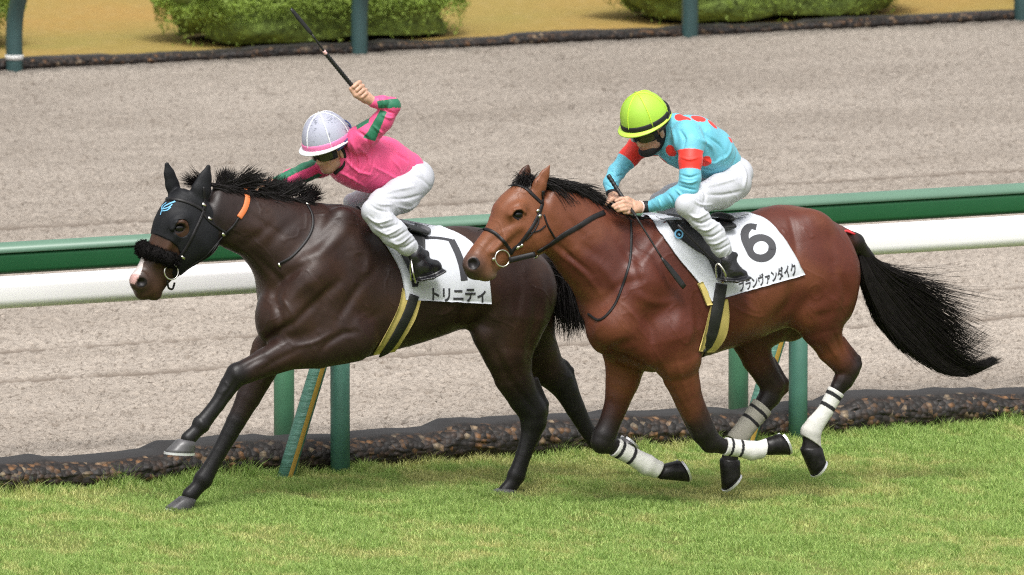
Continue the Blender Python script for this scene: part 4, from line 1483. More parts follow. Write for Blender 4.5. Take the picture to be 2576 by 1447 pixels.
    bro = br.build('bridle', M_leather, root)
    for (x, y, r) in ((512, 516, 0), (527, 551, 0), (562, 590, 0), (460, 647, 0)):
        b2 = MB(); L, N = on_surface(T, [(x - 5, y - 3), (x + 5, y + 3)], .007, n=2); strap(b2, L, N, .014, .004); b2.build('buckle', M_metal, bro)
    b2 = MB()
    e, n_ = hit(tree, 431, 682)
    ctr = P(431, 684, e[1] - 0.02)
    ring = [ctr + 0.041 * (math.cos(a) * np.array([1, 0, 0]) + math.sin(a) * np.array([0.0, 0.12, 1])) for a in np.linspace(0, 2 * math.pi, 33)]
    b2.tube(ring, 0.0042, 8, up=(0, 1, 0), cap=False)
    b2.build('bit_ring', M_metal, bro)
    b3 = MB()
    b3.tube(catmull([P(421, 706, Y1 - .07), P(424, 724, Y1 - .05), P(434, 727, Y1 - .02), P(439, 712, Y1)], 5), 0.006, 8)
    b3.build('chin_strap', M_leather, bro)
    # nose roll
    nr = MB()
    L, N = on_surface([tree], [(350, 625), (372, 634), (400, 643), (425, 650), (438, 655)], .016, n=5)
    Lf = L.copy(); Lf[:, 1] = 2 * Y1 - Lf[:, 1]
    pth = np.vstack([Lf[::-1][: len(Lf) - 3], [P(360, 622, Y1)], L[2:]])
    pth = catmull(pth[::3], 5)
    rr = 0.038 + 0.004 * np.sin(np.arange(len(pth)) * 0.9) * 0.5
    rr[:2] *= .8; rr[-1] *= .5; rr[-2] *= .8
    nr.tube(pth, rr, 18, up=(0, 0, 1))
    nro = nr.build('nose_roll', M_fleece, root)
    rr_ = np.random.default_rng(2); n = 4200
    idx = rr_.integers(0, len(pth), n); dv = rr_.normal(size=(n, 3)); dv /= np.linalg.norm(dv, axis=1)[:, None]
    hairs('fleece', nro, pth[idx] + dv * .037, dv, 3, rr_.uniform(.008, .018, n), .0012, M_fleece, curl=.6, seed=2)
    # orange neck strap, running martingale, reins
    ns = MB()
    L, N = on_surface([tree], [(601, 548), (616, 524), (622, 500), (618, 484)], .004, n=8); strap(ns, L, N, .032, .004)
    far = [P(618, 484, Y1 - .03), P(622, 470, Y1 - .01), P(640, 458, Y1 + .03), P(666, 460, Y1 + .06)]
    L = catmull(far, 6); N = np.tile(np.array([0.2, -0.6, 0.75]), (len(L), 1)); strap(ns, L, N, .026, .004)
    ns.build('neck_strap', M_orange, root)
    r_ = MB()
    def rein(pts, w=.014):
        L, N = on_surface([tree], pts, .005, n=7); strap(r_, L, N, w, .003)
    rein([(600, 548), (585, 570), (562, 592), (520, 640), (480, 668), (452, 690)], .012)
    r_.build('reins', M_leather, root); r_ = MB()
    rein([(772, 515), (785, 540), (786, 572), (770, 606), (735, 645), (700, 664)], .014)
    r_.build('reins', M_leather, root)
    k_ = MB(); L, N = on_surface([tree], [(768, 514), (778, 517)], .008, n=2); strap(k_, L, N, .010, .003); k_.build('buckle', M_metal, root); k_ = MB()
    L, N = on_surface([tree], [(700, 662), (706, 672)], .008, n=2); strap(k_, L, N, .010, .003); k_.build('buckle', M_metal, root)
    # mane: windblown tufts along the crest
    r = np.random.default_rng(4)
    crest = catmull([(535, 466), (575, 472), (617, 482), (680, 492), (740, 503), (775, 508)], 20)
    n = 5200
    t = r.uniform(0, 1, n)
    ci = np.stack([np.interp(t, np.linspace(0, 1, len(crest)), crest[:, i]) for i in (0, 1)], 1)
    lat = r.uniform(-.032, .032, n)
    ci[:, 1] += r.uniform(-4, 16, n)
    roots = np.array([P(a, b, Y1 + l) for (a, b), l in zip(ci, lat)])
    clump = np.floor(t * 26)
    ca = np.array([0.25 * math.sin(c * 2.7) + 0.35 * math.cos(c * 5.1) for c in clump])
    ang = np.radians(2) + ca * 0.50 + r.normal(0, .10, n)
    dirs = np.stack([np.cos(ang), r.normal(0, .18, n) - 0.10, np.sin(ang)], 1)
    ln = (0.085 + 0.035 * np.array([math.sin(c * 3.3) for c in clump])) * r.uniform(.5, 1.2, n)
    hairs('mane', root, roots, dirs, 7, ln, 0.0017, M_hair1, curl=.14, seed=3, droop=0.8)
    # loose locks standing up at the poll and along the crest
    for sx, sy, n, a0, l0 in ((520, 462, 260, 165, .13), (560, 466, 420, 60, .10), (590, 470, 420, 35, .15), (604, 466, 300, 22, .16), (660, 480, 420, 40, .11), (720, 488, 500, 30, .12), (760, 500, 500, 20, .12), (700, 488, 400, 60, .10)):
        ro = np.array([P(sx + a, sy + b, Y1 + c) for a, b, c in zip(r.normal(0, 9, n), r.uniform(-2, 8, n), r.uniform(-.02, .02, n))])
        an = math.radians(a0) + r.normal(0, .07, n) + .30 * np.round(r.uniform(-1, 1, n))
        hairs('mane', root, ro, np.stack([np.cos(an), r.normal(0, .12, n), np.sin(an)], 1), 7, l0 * r.uniform(.5, 1.15, n), 0.0015, M_hair1, curl=.10, seed=sx, droop=.25, shared=.25)
    # tail: streaming behind, mostly hidden by the next horse
    n = 2600
    rt = np.array([P(1372, 662, Y1)] * n) + r.normal(0, .018, (n, 3)) * np.array([1, 1, 1])
    def tgt(pos, tt, d):
        a = np.array([0.75, 0.0, -0.65]) if tt < 0.25 else np.array([0.25, 0.05, -1.0])
        return np.tile(a / np.linalg.norm(a), (len(pos), 1))
    dirs = np.tile(np.array([0.9, 0.0, -0.1]), (n, 1)) + r.normal(0, .22, (n, 3))
    hairs('tail', root, rt, dirs, 12, r.uniform(.22, .50, n), 0.0017, M_hair1, curl=.9, seed=6, target=tgt)
    return B, root, tree, V, Q
H1, R1, T1, HV1, HQ1 = horse_one()
# ------------------------------------------------------------------ horse two: red bay
bay = (0.098, 0.025, 0.015); bay2 = (0.070, 0.018, 0.012); bay3 = (0.150, 0.048, 0.022); dbr = (0.022, 0.012, 0.010); blk2 = (0.011, 0.009, 0.009); dim = (0.065, 0.020, 0.012)
face = (0.20, 0.075, 0.036); gry2 = (0.036, 0.029, 0.027)

def horse_two():
    B = Builder(Y2, 0.0068)
    root = empty('racehorse', (*B.p(1750, 700)[:2], 0.0), 'reddish bay galloping racehorse with a long black tail and white bandages, numbered 6', 'horse')
    B.loft((1540, 745), (2090, 690),
           [(1490, 650), (1530, 590), (1580, 560), (1640, 548), (1700, 548), (1760, 560), (1820, 562), (1880, 542), (1930, 520), (1980, 514), (2030, 524), (2080, 553), (2125, 597), (2150, 640)],
           [(1490, 860), (1530, 905), (1590, 930), (1640, 938), (1700, 922), (1750, 900), (1800, 884), (1860, 866), (1930, 838), (1990, 812), (2060, 830), (2150, 790)],
           [(0, .16), (.1, .21), (.25, .25), (.42, .29), (.62, .29), (.76, .27), (.9, .27), (1, .24)], 42, 48, c0=bay2, c1=bay, k=0.02, egg=0.13)
    B.ball(1520, 810, -0.06, 48, 82, 0.11, bay, 0.05)
    B.ball(1530, 810, 0.09, 45, 80, 0.11, bay, 0.05)
    B.limb([(1690, 590, 40, -.13, bay2), (1620, 710, 66, -.16, bay), (1560, 820, 54, -.16, bay)], 0.75, 0.05)
    B.limb([(1560, 820, 48, -.16, bay), (1650, 870, 58, -.17, bay)], 0.7, 0.05)
    B.limb([(1710, 660, 58, -.17, bay2), (1690, 820, 66, -.19, bay)], 0.6, 0.06)
    B.limb([(1660, 620, 45, .13, bay2), (1590, 780, 60, .16, bay)], 0.75, 0.05)
    B.loft((1360, 545), (1580, 680),
           [(1352, 452), (1385, 452), (1430, 466), (1480, 490), (1530, 518), (1590, 545), (1650, 550)],
           [(1352, 622), (1367, 634), (1390, 655), (1404, 680), (1436, 718), (1460, 757), (1470, 800), (1500, 840)],
           [(0, .085), (.3, .11), (.6, .15), (.85, .19), (1, .21)], 30, 40, c0=bay, c1=bay2, k=0.03, egg=0.15)
    # head
    B.loft((1340, 520), (1205, 675),
           [(1372, 452), (1325, 450), (1290, 468), (1262, 494), (1245, 518), (1238, 545), (1222, 578), (1196, 612), (1176, 642), (1172, 662)],
           [(1392, 560), (1384, 612), (1364, 638), (1335, 648), (1305, 656), (1284, 661), (1262, 672), (1246, 684), (1238, 694)],
           [(-.1, .07), (.1, .10), (.3, .115), (.5, .095), (.7, .064), (.9, .058), (1, .062)], 26, 22, c0=face, c1=face, k=0.025, power=2.3)
    B.ball(1340, 590, -.055, 46, 46, 0.05, bay3, 0.03)
    B.ball(1340, 590, .055, 46, 46, 0.05, bay3, 0.03)
    B.ball(1300, 528, -.095, 26, 15, 0.020, face, 0.04, ang=30)
    B.ball(1298, 524, .10, 26, 18, 0.034, face, 0.03, ang=30)
    B.limb([(1300, 572, 9, -.092, face), (1240, 634, 6, -.068, face)], 1, 0.03)
    B.ball(1190, 668, -.03, 26, 25, 0.044, gry2, 0.03)
    B.ball(1190, 668, .03, 26, 25, 0.044, gry2, 0.03)
    B.ball(1196, 687, 0.0, 24, 17, 0.05, gry2, 0.02)
    B.ball(1228, 692, 0.0, 21, 13, 0.042, (0.20, 0.17, 0.14), 0.012)
    B.ball(1193, 663, -.095, 18, 20, 0.050, None, 0.008, sub=True)
    B.ball(1192, 662, .095, 14, 14, 0.036, None, 0.012, sub=True)
    B.limb([(1205, 703, 1.5, -.075, None), (1252, 664, 1.5, -.075, None)], 1, 0.008, sub=True)
    B.ball(1304, 540, -.120, 15, 10, 0.018, None, 0.012, sub=True)
    for lat, pts in ((-.055, [(1352, 484, 19), (1357, 466, 17), (1370, 440, 11), (1386, 411, 2.0)]), (.06, [(1312, 470, 16), (1316, 450, 16), (1323, 432, 11), (1330, 413, 2.5)])):
        B.limb([(x, y, r, lat, face if lat < 0 else dbr) for x, y, r in pts], 0.5, 0.015)
    B.limb([(1352, 478, 7, -.088, None), (1366, 448, 5, -.082, None), (1380, 424, 2, -.078, None)], 1, 0.01, sub=True)
    B.limb([(1284, 543, 3, -.112, face), (1295, 528, 4.5, -.118, face), (1310, 526, 4.5, -.118, face), (1324, 536, 3, -.113, face)], 1, 0.010)
    # forelegs
    nfp = [(1690, 840, 78, -.16, bay), (1703, 900, 62, -.16, bay), (1712, 945, 46, -.15, bay), (1732, 1005, 36, -.14, dim), (1752, 1050, 33, -.13, dbr), (1768, 1084, 32, -.13, blk2),
           (1787, 1112, 26, -.13, blk2), (1815, 1122, 18, -.13, blk2), (1860, 1128, 16, -.13, blk2), (1892, 1134, 19, -.13, blk2), (1912, 1132, 17, -.13, blk2), (1938, 1122, 17, -.13, blk2)]
    nl = B.limb(nfp, 0.85, 0.03, chain=True)
    ffp = [(1570, 850, 66, .12, bay), (1575, 905, 54, .12, bay), (1566, 960, 42, .12, bay3), (1550, 1020, 29, .12, dim), (1533, 1066, 26, .12, dbr), (1520, 1096, 30, .12, blk2),
           (1515, 1112, 28, .12, blk2), (1545, 1124, 19, .12, blk2), (1590, 1148, 17, .12, blk2), (1628, 1170, 21, .12, blk2), (1650, 1180, 17, .12, blk2), (1674, 1188, 18, .12, blk2)]
    fl = B.limb(ffp, 0.85, 0.03, chain=True)
    # hindquarters
    B.limb([(2040, 600, 72, -.12, bay), (2062, 690, 92, -.12, bay), (2060, 780, 74, -.13, bay)], 0.65, 0.06)
    B.limb([(2020, 620, 75, .12, bay2), (2030, 720, 88, .12, bay2), (1990, 800, 60, .13, bay2)], 0.65, 0.06)
    B.ball(2022, 785, -.16, 36, 48, 0.085, bay3, 0.05, ang=10)
    nhp = [(2062, 772, 76, -.14, bay), (2068, 828, 50, -.14, bay2), (2090, 876, 37, -.13, bay3), (2118, 912, 29, -.13, dim), (2134, 930, 27, -.13, blk2), (2122, 956, 25, -.13, blk2),
           (2102, 986, 17.5, -.13, blk2), (2076, 1035, 15.5, -.13, blk2), (2050, 1069, 19, -.13, blk2), (2040, 1087, 22, -.13, blk2), (2040, 1110, 20, -.13, blk2), (2039, 1132, 24, -.13, blk2)]
    nb = B.limb(nhp, 0.77, 0.035, chain=True)
    B.limb([(2120, 850, 6, -.13, blk2), (2156, 903, 9.5, -.13, blk2), (2158, 918, 10, -.13, blk2), (2140, 950, 11, -.13, blk2)], 1, 0.014)
    fhp = [(1930, 800, 70, .13, bay2), (1890, 850, 52, .13, dim), (1904, 900, 39, .13, dim), (1928, 942, 33, .13, dbr), (1944, 970, 31, .13, dbr), (1936, 998, 27, .13, blk2),
           (1912, 1030, 22, .13, blk2), (1880, 1070, 19, .13, blk2), (1855, 1104, 20, .13, blk2), (1845, 1120, 20, .13, blk2), (1838, 1142, 19.5, .13, blk2), (1835, 1162, 22, .13, blk2)]
    fb = B.limb(fhp, 0.80, 0.035, chain=True)
    B.limb([(1945, 905, 8, .13, dbr), (1973, 962, 10, .13, dbr), (1972, 980, 10, .13, dbr), (1950, 1005, 11, .13, dbr)], 1, 0.014)
    B.limb([(2110, 590, 24, 0, bay), (2150, 610, 22, 0, blk2), (2185, 650, 17, .01, blk2)], 1, 0.03)
    V, Q, C = B.S.mesh()
    V = relax(V, Q, 2)
    V = brush(V, Q, Y2, [
        ([(1560, 610), (1590, 660), (1610, 720)], 12, -.010), ([(1490, 640), (1530, 690), (1560, 740)], 14, .008), ([(1520, 760), (1560, 720), (1620, 700)], 12, -.010),
        ([(1395, 500), (1440, 560), (1490, 620)], 9, -.005), ([(1380, 620), (1420, 650), (1470, 690), (1510, 740)], 7, .006), ([(1385, 600), (1430, 640), (1490, 690)], 7, -.008),
        ([(1560, 760), (1600, 800), (1620, 860)], 5, .004), ([(1640, 640), (1680, 700), (1690, 760)], 12, -.009), ([(1600, 740), (1640, 760), (1690, 760)], 12, .008),
        ([(1700, 900), (1715, 950), (1730, 1000)], 5, .004), ([(1845, 770), (1880, 790), (1930, 800)], 4, .003), ([(2060, 560), (2090, 620), (2100, 690)], 14, -.009),
        ([(2040, 800), (2080, 790), (2110, 770)], 14, -.008), ([(2075, 850), (2092, 880), (2105, 900)], 5, .005), ([(1925, 880), (1945, 920), (1962, 955)], 6, .005),
        ([(1700, 560), (1650, 620), (1620, 660)], 10, .006), ([(1762, 1050), (1772, 1075), (1784, 1100)], 6, .004),
        ([(1520, 800), (1500, 840), (1530, 880)], 10, .007), ([(1310, 560), (1330, 590), (1325, 630)], 16, .005), ([(1322, 520), (1345, 560), (1352, 610)], 6, -.005),
        ([(1240, 600), (1262, 585), (1290, 570)], 5, .004), ([(1215, 640), (1230, 615), (1250, 590)], 6, -.005),
        ([(1530, 885), (1555, 872), (1590, 858)], 12, -.014), ([(1620, 790), (1638, 830), (1640, 870)], 11, -.010), ([(1748, 740), (1758, 810), (1752, 884)], 12, -.013),
        ([(1700, 700), (1712, 780), (1700, 850)], 16, .008), ([(1936, 828), (1960, 796), (1988, 760), (1998, 705)], 15, -.020), ([(1985, 540), (2000, 600), (2004, 650)], 9, -.008),
        ([(2030, 600), (2050, 680), (2045, 740)], 26, .010), ([(2100, 660), (2128, 740), (2110, 810)], 11, -.010), ([(2093, 835), (2115, 880), (2124, 915)], 7, -.009),
        ([(1660, 920), (1690, 990), (1730, 1050)], 8, -.006), ([(1430, 560), (1470, 620), (1520, 660)], 14, -.008), ([(1400, 560), (1420, 620), (1440, 680)], 12, -.007),
        ([(1300, 590), (1270, 620), (1250, 640)], 7, -.005), ([(1290, 575), (1262, 596)], 6, .004), ([(1860, 700), (1900, 760), (1920, 800)], 14, -.006)])
    C = dapple(V, C, (0.175, 0.060, 0.028), .55, 5, 4.2)
    tree = bvh(V, Q)
    for ctr, rad in (((1193, 663, -.07), 0.034), ((1304, 540, -.117), .031)):
        nos = B.p(*ctr)
        m = np.linalg.norm((V - nos) * np.array([1, .7, 1]), axis=1) < rad
        C[m] = (0.005, 0.003, 0.003)
    me = mesh_np('body', V, Q); set_col(me, C)
    link('body', me, M_coat, root)
    hoof(B, root, ((1924, 1145), (1922, 1104)), (1984, 1144), (1962, 1090), -.13, 0.048, dark=True, wl=.057)
    hoof(B, root, ((1654, 1205), (1666, 1168)), (1731, 1212), (1706, 1157), .12, 0.048, dark=True, wl=.057)
    hoof(B, root, ((2012, 1126), (2066, 1122)), (2044, 1199), (2074, 1156), -.13, 0.050, dark=True, wl=.057)
    hoof(B, root, ((1812, 1152), (1860, 1156)), (1820, 1235), (1860, 1190), .13, 0.050, dark=True, wl=.057)
    wht = (0.66, 0.65, 0.62); grb = (0.36, 0.34, 0.29)
    bandage(B, root, nl[5:], (1824, 1119), (1922, 1134), -.13, 0.008, wht, (0.13, 0.38))
    bandage(B, root, fl[6:], (1549, 1121), (1656, 1184), .12, 0.008, wht, (0.10, 0.36), dirt_dark=.3)
    bandage(B, root, nb[5:], (2103, 983), (2033, 1106), -.13, 0.007, wht, (0.10, 0.32), dirt_dark=1.0)
    bandage(B, root, fb[5:], (1918, 1022), (1848, 1112), .13, 0.010, grb, (0.16, 0.42), dirt_dark=1.0)
    e, n_ = hit(tree, 1304, 540)
    u, v = np.meshgrid(np.linspace(0, 2 * math.pi, 24, endpoint=False), np.linspace(-1.5, 1.5, 14), indexing='ij')
    sp = np.stack([np.cos(u) * np.cos(v), np.sin(u) * np.cos(v), np.sin(v)], -1).reshape(-1, 3)
    MB().add(e + sp * np.array([0.027, 0.017, 0.019]) + n_ * -0.004, [tuple(f) for f in grid_faces(24, 14, True)]).build('eye', M_eye, root)
    # bridle
    br = MB()
    def st(pts, w=.016, th_=.004, n=6, off=.002):
        L, N = on_surface([tree], pts, off, n=n); strap(br, L, N, w, th_)
    st([(1280, 469), (1300, 466), (1322, 474), (1342, 492), (1363, 512)], .020)
    st([(1366, 480), (1365, 496), (1364, 514)], .020)
    st([(1364, 514), (1356, 538), (1342, 566), (1326, 590), (1310, 612), (1292, 628), (1284, 640)], .020)
    st([(1205, 580), (1222, 577), (1244, 586), (1265, 605), (1280, 624), (1286, 634)], .018)
    st([(1368, 540), (1376, 565), (1390, 590), (1402, 606)], .010)
    st([(1372, 568), (1356, 580), (1334, 586)], .008)
    st([(1352, 540), (1354, 560), (1338, 588), (1322, 605)], .008)
    bro = br.build('bridle', M_leather, root)
    for (x, y) in ((1352, 530), (1357, 543), (1302, 622), (1311, 617), (1348, 643)):
        b2 = MB(); L, N = on_surface([tree], [(x - 4, y + 3), (x + 4, y - 3)], .008, n=2); strap(b2, L, N, .013, .004); b2.build('buckle', M_metal, bro)
    b2 = MB()
    e, n_ = hit(tree, 1262, 650)
    ctr = P(1264, 650, e[1] - 0.018)
    ring = [ctr + 0.044 * (math.cos(a) * np.array([1, 0, 0]) + math.sin(a) * np.array([0.0, 0.12, 1])) for a in np.linspace(0, 2 * math.pi, 33)]
    b2.tube(ring, 0.0042, 8, up=(0, 1, 0), cap=False)
    b2.build('bit_ring', M_metal, bro); b2 = MB()
    b2.tube([P(1240, 650, e[1] - .01), P(1243, 655, e[1] - .02)], [.011, .009], 12)
    b2.build('bit_stud', M_metal, bro)
    # reins
    r_ = MB()
    L = catmull([P(1281, 655, Y2 - .10), P(1310, 648, Y2 - .13), P(1345, 640, Y2 - .16)], 5); strap(r_, L, np.tile(np.array([0, -1.0, .2]), (len(L), 1)), .030, .008)
    def rein(pts, w=.014, off=.004):
        L, N = on_surface([tree], pts, off, n=7); strap(r_, L, N, w, .003)
    rein([(1352, 634), (1388, 612), (1420, 590), (1455, 570), (1490, 548), (1520, 535)], .028)
    r_.build('reins', M_leather, root); r_ = MB()
    rein([(1586, 555), (1588, 600), (1584, 660), (1566, 720), (1545, 770), (1510, 805), (1480, 790)], .014)
    r_.build('reins', M_leather, root)
    # mane
    r = np.random.default_rng(14)
    crest = catmull([(1345, 452), (1385, 455), (1430, 468), (1480, 492), (1530, 518), (1590, 545), (1640, 550)], 20)
    n = 7000
    t = r.uniform(0, 1, n)
    ci = np.stack([np.interp(t, np.linspace(0, 1, len(crest)), crest[:, i]) for i in (0, 1)], 1)
    lat = r.uniform(-.035, .03, n)
    ci[:, 1] += r.uniform(-3, 14, n)
    roots = np.array([P(a, b, Y2 + l) for (a, b), l in zip(ci, lat)])
    clump = np.floor(t * 30)
    ca = np.array([0.4 * math.sin(c * 2.1) + 0.45 * math.cos(c * 4.3) for c in clump])
    ang = np.radians(4) + ca * 0.5 + r.normal(0, .09, n) - t * 0.45
    dirs = np.stack([np.cos(ang), r.normal(0, .14, n) - 0.22, np.sin(ang)], 1)
    ln = (0.125 - 0.045 * t) * r.uniform(.5, 1.3, n) * (1 + .45 * np.array([math.sin(c * 3.9) for c in clump]))
    hairs('mane', root, roots, dirs, 7, ln, 0.0018, M_hair1, curl=.16, seed=13, droop=0.9)
    # forelock
    n = 700
    ro = np.array([P(1335 + a, 452 + b, Y2 + c) for a, b, c in zip(r.uniform(-26, 12, n), r.uniform(-4, 10, n), r.uniform(-.03, .05, n))])
    hairs('forelock', root, ro, np.tile(np.array([-0.2, -0.1, 0.3]), (n, 1)) + r.normal(0, .25, (n, 3)), 6, r.uniform(.03, .08, n), 0.0017, M_hair1, curl=.5, seed=8, droop=1.6)
    # tail streaming out behind
    n = 6000
    mid = np.array([P(x, y, Y2 + l) for x, y, l in ((2165, 638, .0), (2200, 705, .0), (2252, 780, .02), (2312, 850, .03), (2368, 910, .04), (2430, 934, .04), (2502, 903, .05))])
    mid = catmull(mid, 6)
    up_ = Up
    s_len = np.concatenate([[0], np.cumsum(np.linalg.norm(np.diff(mid, axis=0), axis=1))]); s_len /= s_len[-1]
    u = r.uniform(-1, 1, n); u = np.sign(u) * np.abs(u) ** 0.85
    v = r.uniform(-1, 1, n)
    spread_s = [0, .12, .3, .5, .7, .85, 1.0]; spread_v = [.03, .080, .135, .125, .085, .040, .006]
    end = np.clip(1.03 - .62 * np.abs(u) ** 1.1 * r.uniform(.7, 1.2, n), .28, 1.0)
    end = np.where(r.uniform(0, 1, n) < .25, end * r.uniform(.5, .9, n), end)
    SEG = 16
    V_ = np.zeros((n, SEG + 1, 3, 3))
    T_ = np.gradient(mid, axis=0); T_ /= np.linalg.norm(T_, axis=1)[:, None]
    Nn = np.cross(T_, np.array([0, 1.0, 0])); Nn /= np.linalg.norm(Nn, axis=1)[:, None]
    Nn *= np.sign((Nn @ Up))[:, None]
    wob = r.uniform(0, 6.28, n); wf = r.uniform(3, 8, n); wa = r.normal(0, .010, n)
    fly = np.where(r.uniform(0, 1, n) < .10, r.uniform(.03, .22, n), 0.0) * (u > -.1)
    lift = np.where(r.uniform(0, 1, n) < .30, r.uniform(.05, .30, n), .025)
    gid = np.round(u * 14)                       # locks that separate towards the ends
    for k in range(SEG + 1):
        s_ = end * k / SEG
        c = np.stack([np.interp(s_, s_len, mid[:, i]) for i in range(3)], 1)
        nn = np.stack([np.interp(s_, s_len, Nn[:, i]) for i in range(3)], 1)
        sp_ = np.interp(s_, spread_s, spread_v)
        uu = u + (gid / 14 - u + .10 * np.sin(gid * 7.3 + k * .35)) * np.clip((k / SEG - .30) * 1.6, 0, .9)
        off = nn * (uu * sp_ * np.where(uu < 0, .85, 1.1) + wa * np.sin(wob + wf * s_) * 1.2 * k / SEG + fly * (k / SEG) ** 2)[:, None]
        off[:, 1] += v * (.025 + .035 * np.sin(math.pi * np.minimum(s_, 1)))
        off += Rt * (np.maximum(u + .1, 0) * lift * (k / SEG) ** 2.2)[:, None] + np.array([0, 0, 1]) * (np.maximum(u, 0) * lift * .25 * (k / SEG) ** 3)[:, None]
        rad = 0.0016 * (1 - k / SEG) ** .6 + .0006
        for j in range(3):
            an = 2.094 * j
            V_[:, k, j] = c + off + rad * (math.cos(an) * np.array([0, 1, 0]) + math.sin(an) * nn)
    base = (np.arange(n) * (SEG + 1) * 3)[:, None]
    F = []
    for k in range(SEG):
        for j in range(3):
            j2 = (j + 1) % 3
            F.append(base + np.array([k * 3 + j, k * 3 + j2, (k + 1) * 3 + j2, (k + 1) * 3 + j]))
    link('tail', mesh_np('tail', V_.reshape(-1, 3), np.concatenate(F)), M_hair1, root)
    rb = MB()
    a0, n0 = hit(tree, 2130, 588)
    if a0 is not None:
        for dx in (-.012, .0, .012):
            rb.tube(catmull([a0 + np.array([-.03, 0, .005]), a0 + np.array([dx, 0, .016]), a0 + np.array([.045, dx, -.004])], 4), .006, 8)
        rb.build('ribbon', mat('ribbon_red', (0.55, 0.03, 0.04), 0.5), root)
    return B, root, tree, V, Q
H2, R2, T2, HV2, HQ2 = horse_two()
# ================================================================== SADDLERY
M_saddle = mat('saddle_leather', (0.011, 0.011, 0.012), 0.5, noise=(20, 0.3), bump=(60, 0.3, 0.003))
M_greypad = mat('saddle_grey', (0.11, 0.11, 0.12), 0.6, noise=(30, 0.2))

def body_with_cloth(V, F):
    return BVHTree.FromPolygons([tuple(map(float, v)) for v in V], [tuple(map(int, f)) for f in F])

def tack(B, root, tree, Yh, left, right, num, txt, twarp, girth_c, foam_l, foam_r, seat, flap, cantle, pad=None, gw=.062):
    V, F, O = patch([tree], left, right, 46, 40, 0.006, 0.006, Yh - .28)
    V2 = V.copy(); V2[:, 1] = 2 * Yh - V2[:, 1]
    mb = MB(); mb.add(V, F); mb.add(V2, [f[::-1] for f in F])
    # across the back
    nu, nv = 46, 40
    top = V[: nu * nv].reshape(nu, nv, 3)[:, 0]
    rows = []
    for a in np.linspace(0, 1, 9):
        r_ = top.copy(); r_[:, 1] = top[:, 1] * (1 - a) + (2 * Yh - top[:, 1]) * a
        for i in range(nu):
            l = tree.ray_cast(Vector((r_[i, 0], r_[i, 1], 3.0)), Vector((0, 0, -1)))[0]
            if l is not None: r_[i, 2] = max(l[2] + 0.012, top[i, 2] - .02)
        r_[:, 2] = top[:, 2] * (1 - math.sin(math.pi * a)) + r_[:, 2] * math.sin(math.pi * a)
        rows.append(r_)
    mb.add(np.array(rows).reshape(-1, 3), [tuple(f) for f in grid_faces(9, nu)])
    cloth = mb.build('saddle_cloth', M_cloth, root)
    tc = body_with_cloth(V[: nu * nv], [tuple(f) for f in grid_faces(nu, nv)])
    glyph(num, tc, 'number', cloth, M_ink, .04, .0012, n=6)
    text_mesh(txt, twarp, tc, 'name_lettering', cloth, M_ink, off=.0022, bold=0.032)
    T = [tc, tree]
    # girth: foam lining below, elastic over it
    fm = MB()
    Vf, Ff, _ = patch([tree], foam_l, foam_r, 8, 26, .004, .007, Yh - .28)
    fm.add(Vf, Ff)
    fm.build('girth_lining', M_foam, root)
    if pad:
        Vp, Fp, _ = patch([tree], pad[0], pad[1], 5, 12, .006, .014, Yh - .28)
        MB().add(Vp, Fp).build('girth_pad', M_foam, root)
    gm = MB()
    L, N = on_surface([tree], girth_c, .014, n=8)
    strap(gm, L, N, gw, .005)
    gm.build('girth', M_girth, root)
    # saddle: seat, cantle, flap
    sd_ = Sculpt(0.006)
    sb = Builder(Yh, .006); sb.S = sd_
    for a, b in zip(seat[:-1], seat[1:]):
        sd_.add(Cone(sb.p(a[0], a[1]), sb.p(b[0], b[1]), a[2] / sb.sc, b[2] / sb.sc, a[3], .03, (0, 0, 0)))
    Vs, Qs, _ = sd_.mesh(); Vs = relax(Vs, Qs, 2)
    saddle = link('saddle', mesh_np('saddle', Vs, Qs), M_saddle, root)
    cn = Sculpt(0.005); sb.S = cn
    sb.ball(*cantle, None if False else (0, 0, 0), 0.01)
    Vs, Qs, _ = cn.mesh()
    link('cantle', mesh_np('cantle', Vs, Qs), M_greypad if Yh == Y1 else M_saddle, saddle)
    if flap:
        Vl, Fl, _ = patch(T, flap[0], flap[1], 14, 22, .006, .006, Yh - .3)
        MB().add(Vl, Fl).build('saddle_flap', M_saddle, saddle)
    return cloth, T

def bil(bl, tl, br_, tr):
    def f(u, v):
        l = (bl[0] + (tl[0] - bl[0]) * v, bl[1] + (tl[1] - bl[1]) * v)
        r = (br_[0] + (tr[0] - br_[0]) * v, br_[1] + (tr[1] - br_[1]) * v)
        return (l[0] + (r[0] - l[0]) * u, l[1] + (r[1] - l[1]) * u)
    return f

cl1, TT1 = tack(H1, R1, T1, Y1,
     [(916, 540), (945, 585), (976, 628), (1004, 678), (1014, 720), (1019, 754)],
     [(1118, 577), (1158, 594), (1188, 616), (1213, 655), (1228, 700), (1236, 763)],
     [([(1057, 598), (1100, 599), (1137, 605)], .022), ([(1135, 603), (1152, 638), (1163, 672), (1168, 706)], .044)],
     'トリニティ', bil((1087, 760), (1087, 725), (1223, 760), (1222, 725)),
     [(1040, 742), (1026, 783), (1004, 827), (980, 866), (962, 888)],
     [(1012, 725), (1003, 769), (981, 817), (956, 861), (938, 890)], [(1060, 745), (1044, 798), (1025, 833), (1003, 867), (992, 881)],
     [(925, 540, 14, 5.5), (985, 566, 13, 6.5), (1040, 580, 13, 6.5)], [[(940, 545), (985, 600), (1026, 680), (1036, 722)], [(1040, 578), (1066, 600), (1064, 670), (1048, 722)]], (1052, 577, -.03, 24, 13, .12),
     gw=.058)
a_ = np.linspace(0, 2 * math.pi, 15)
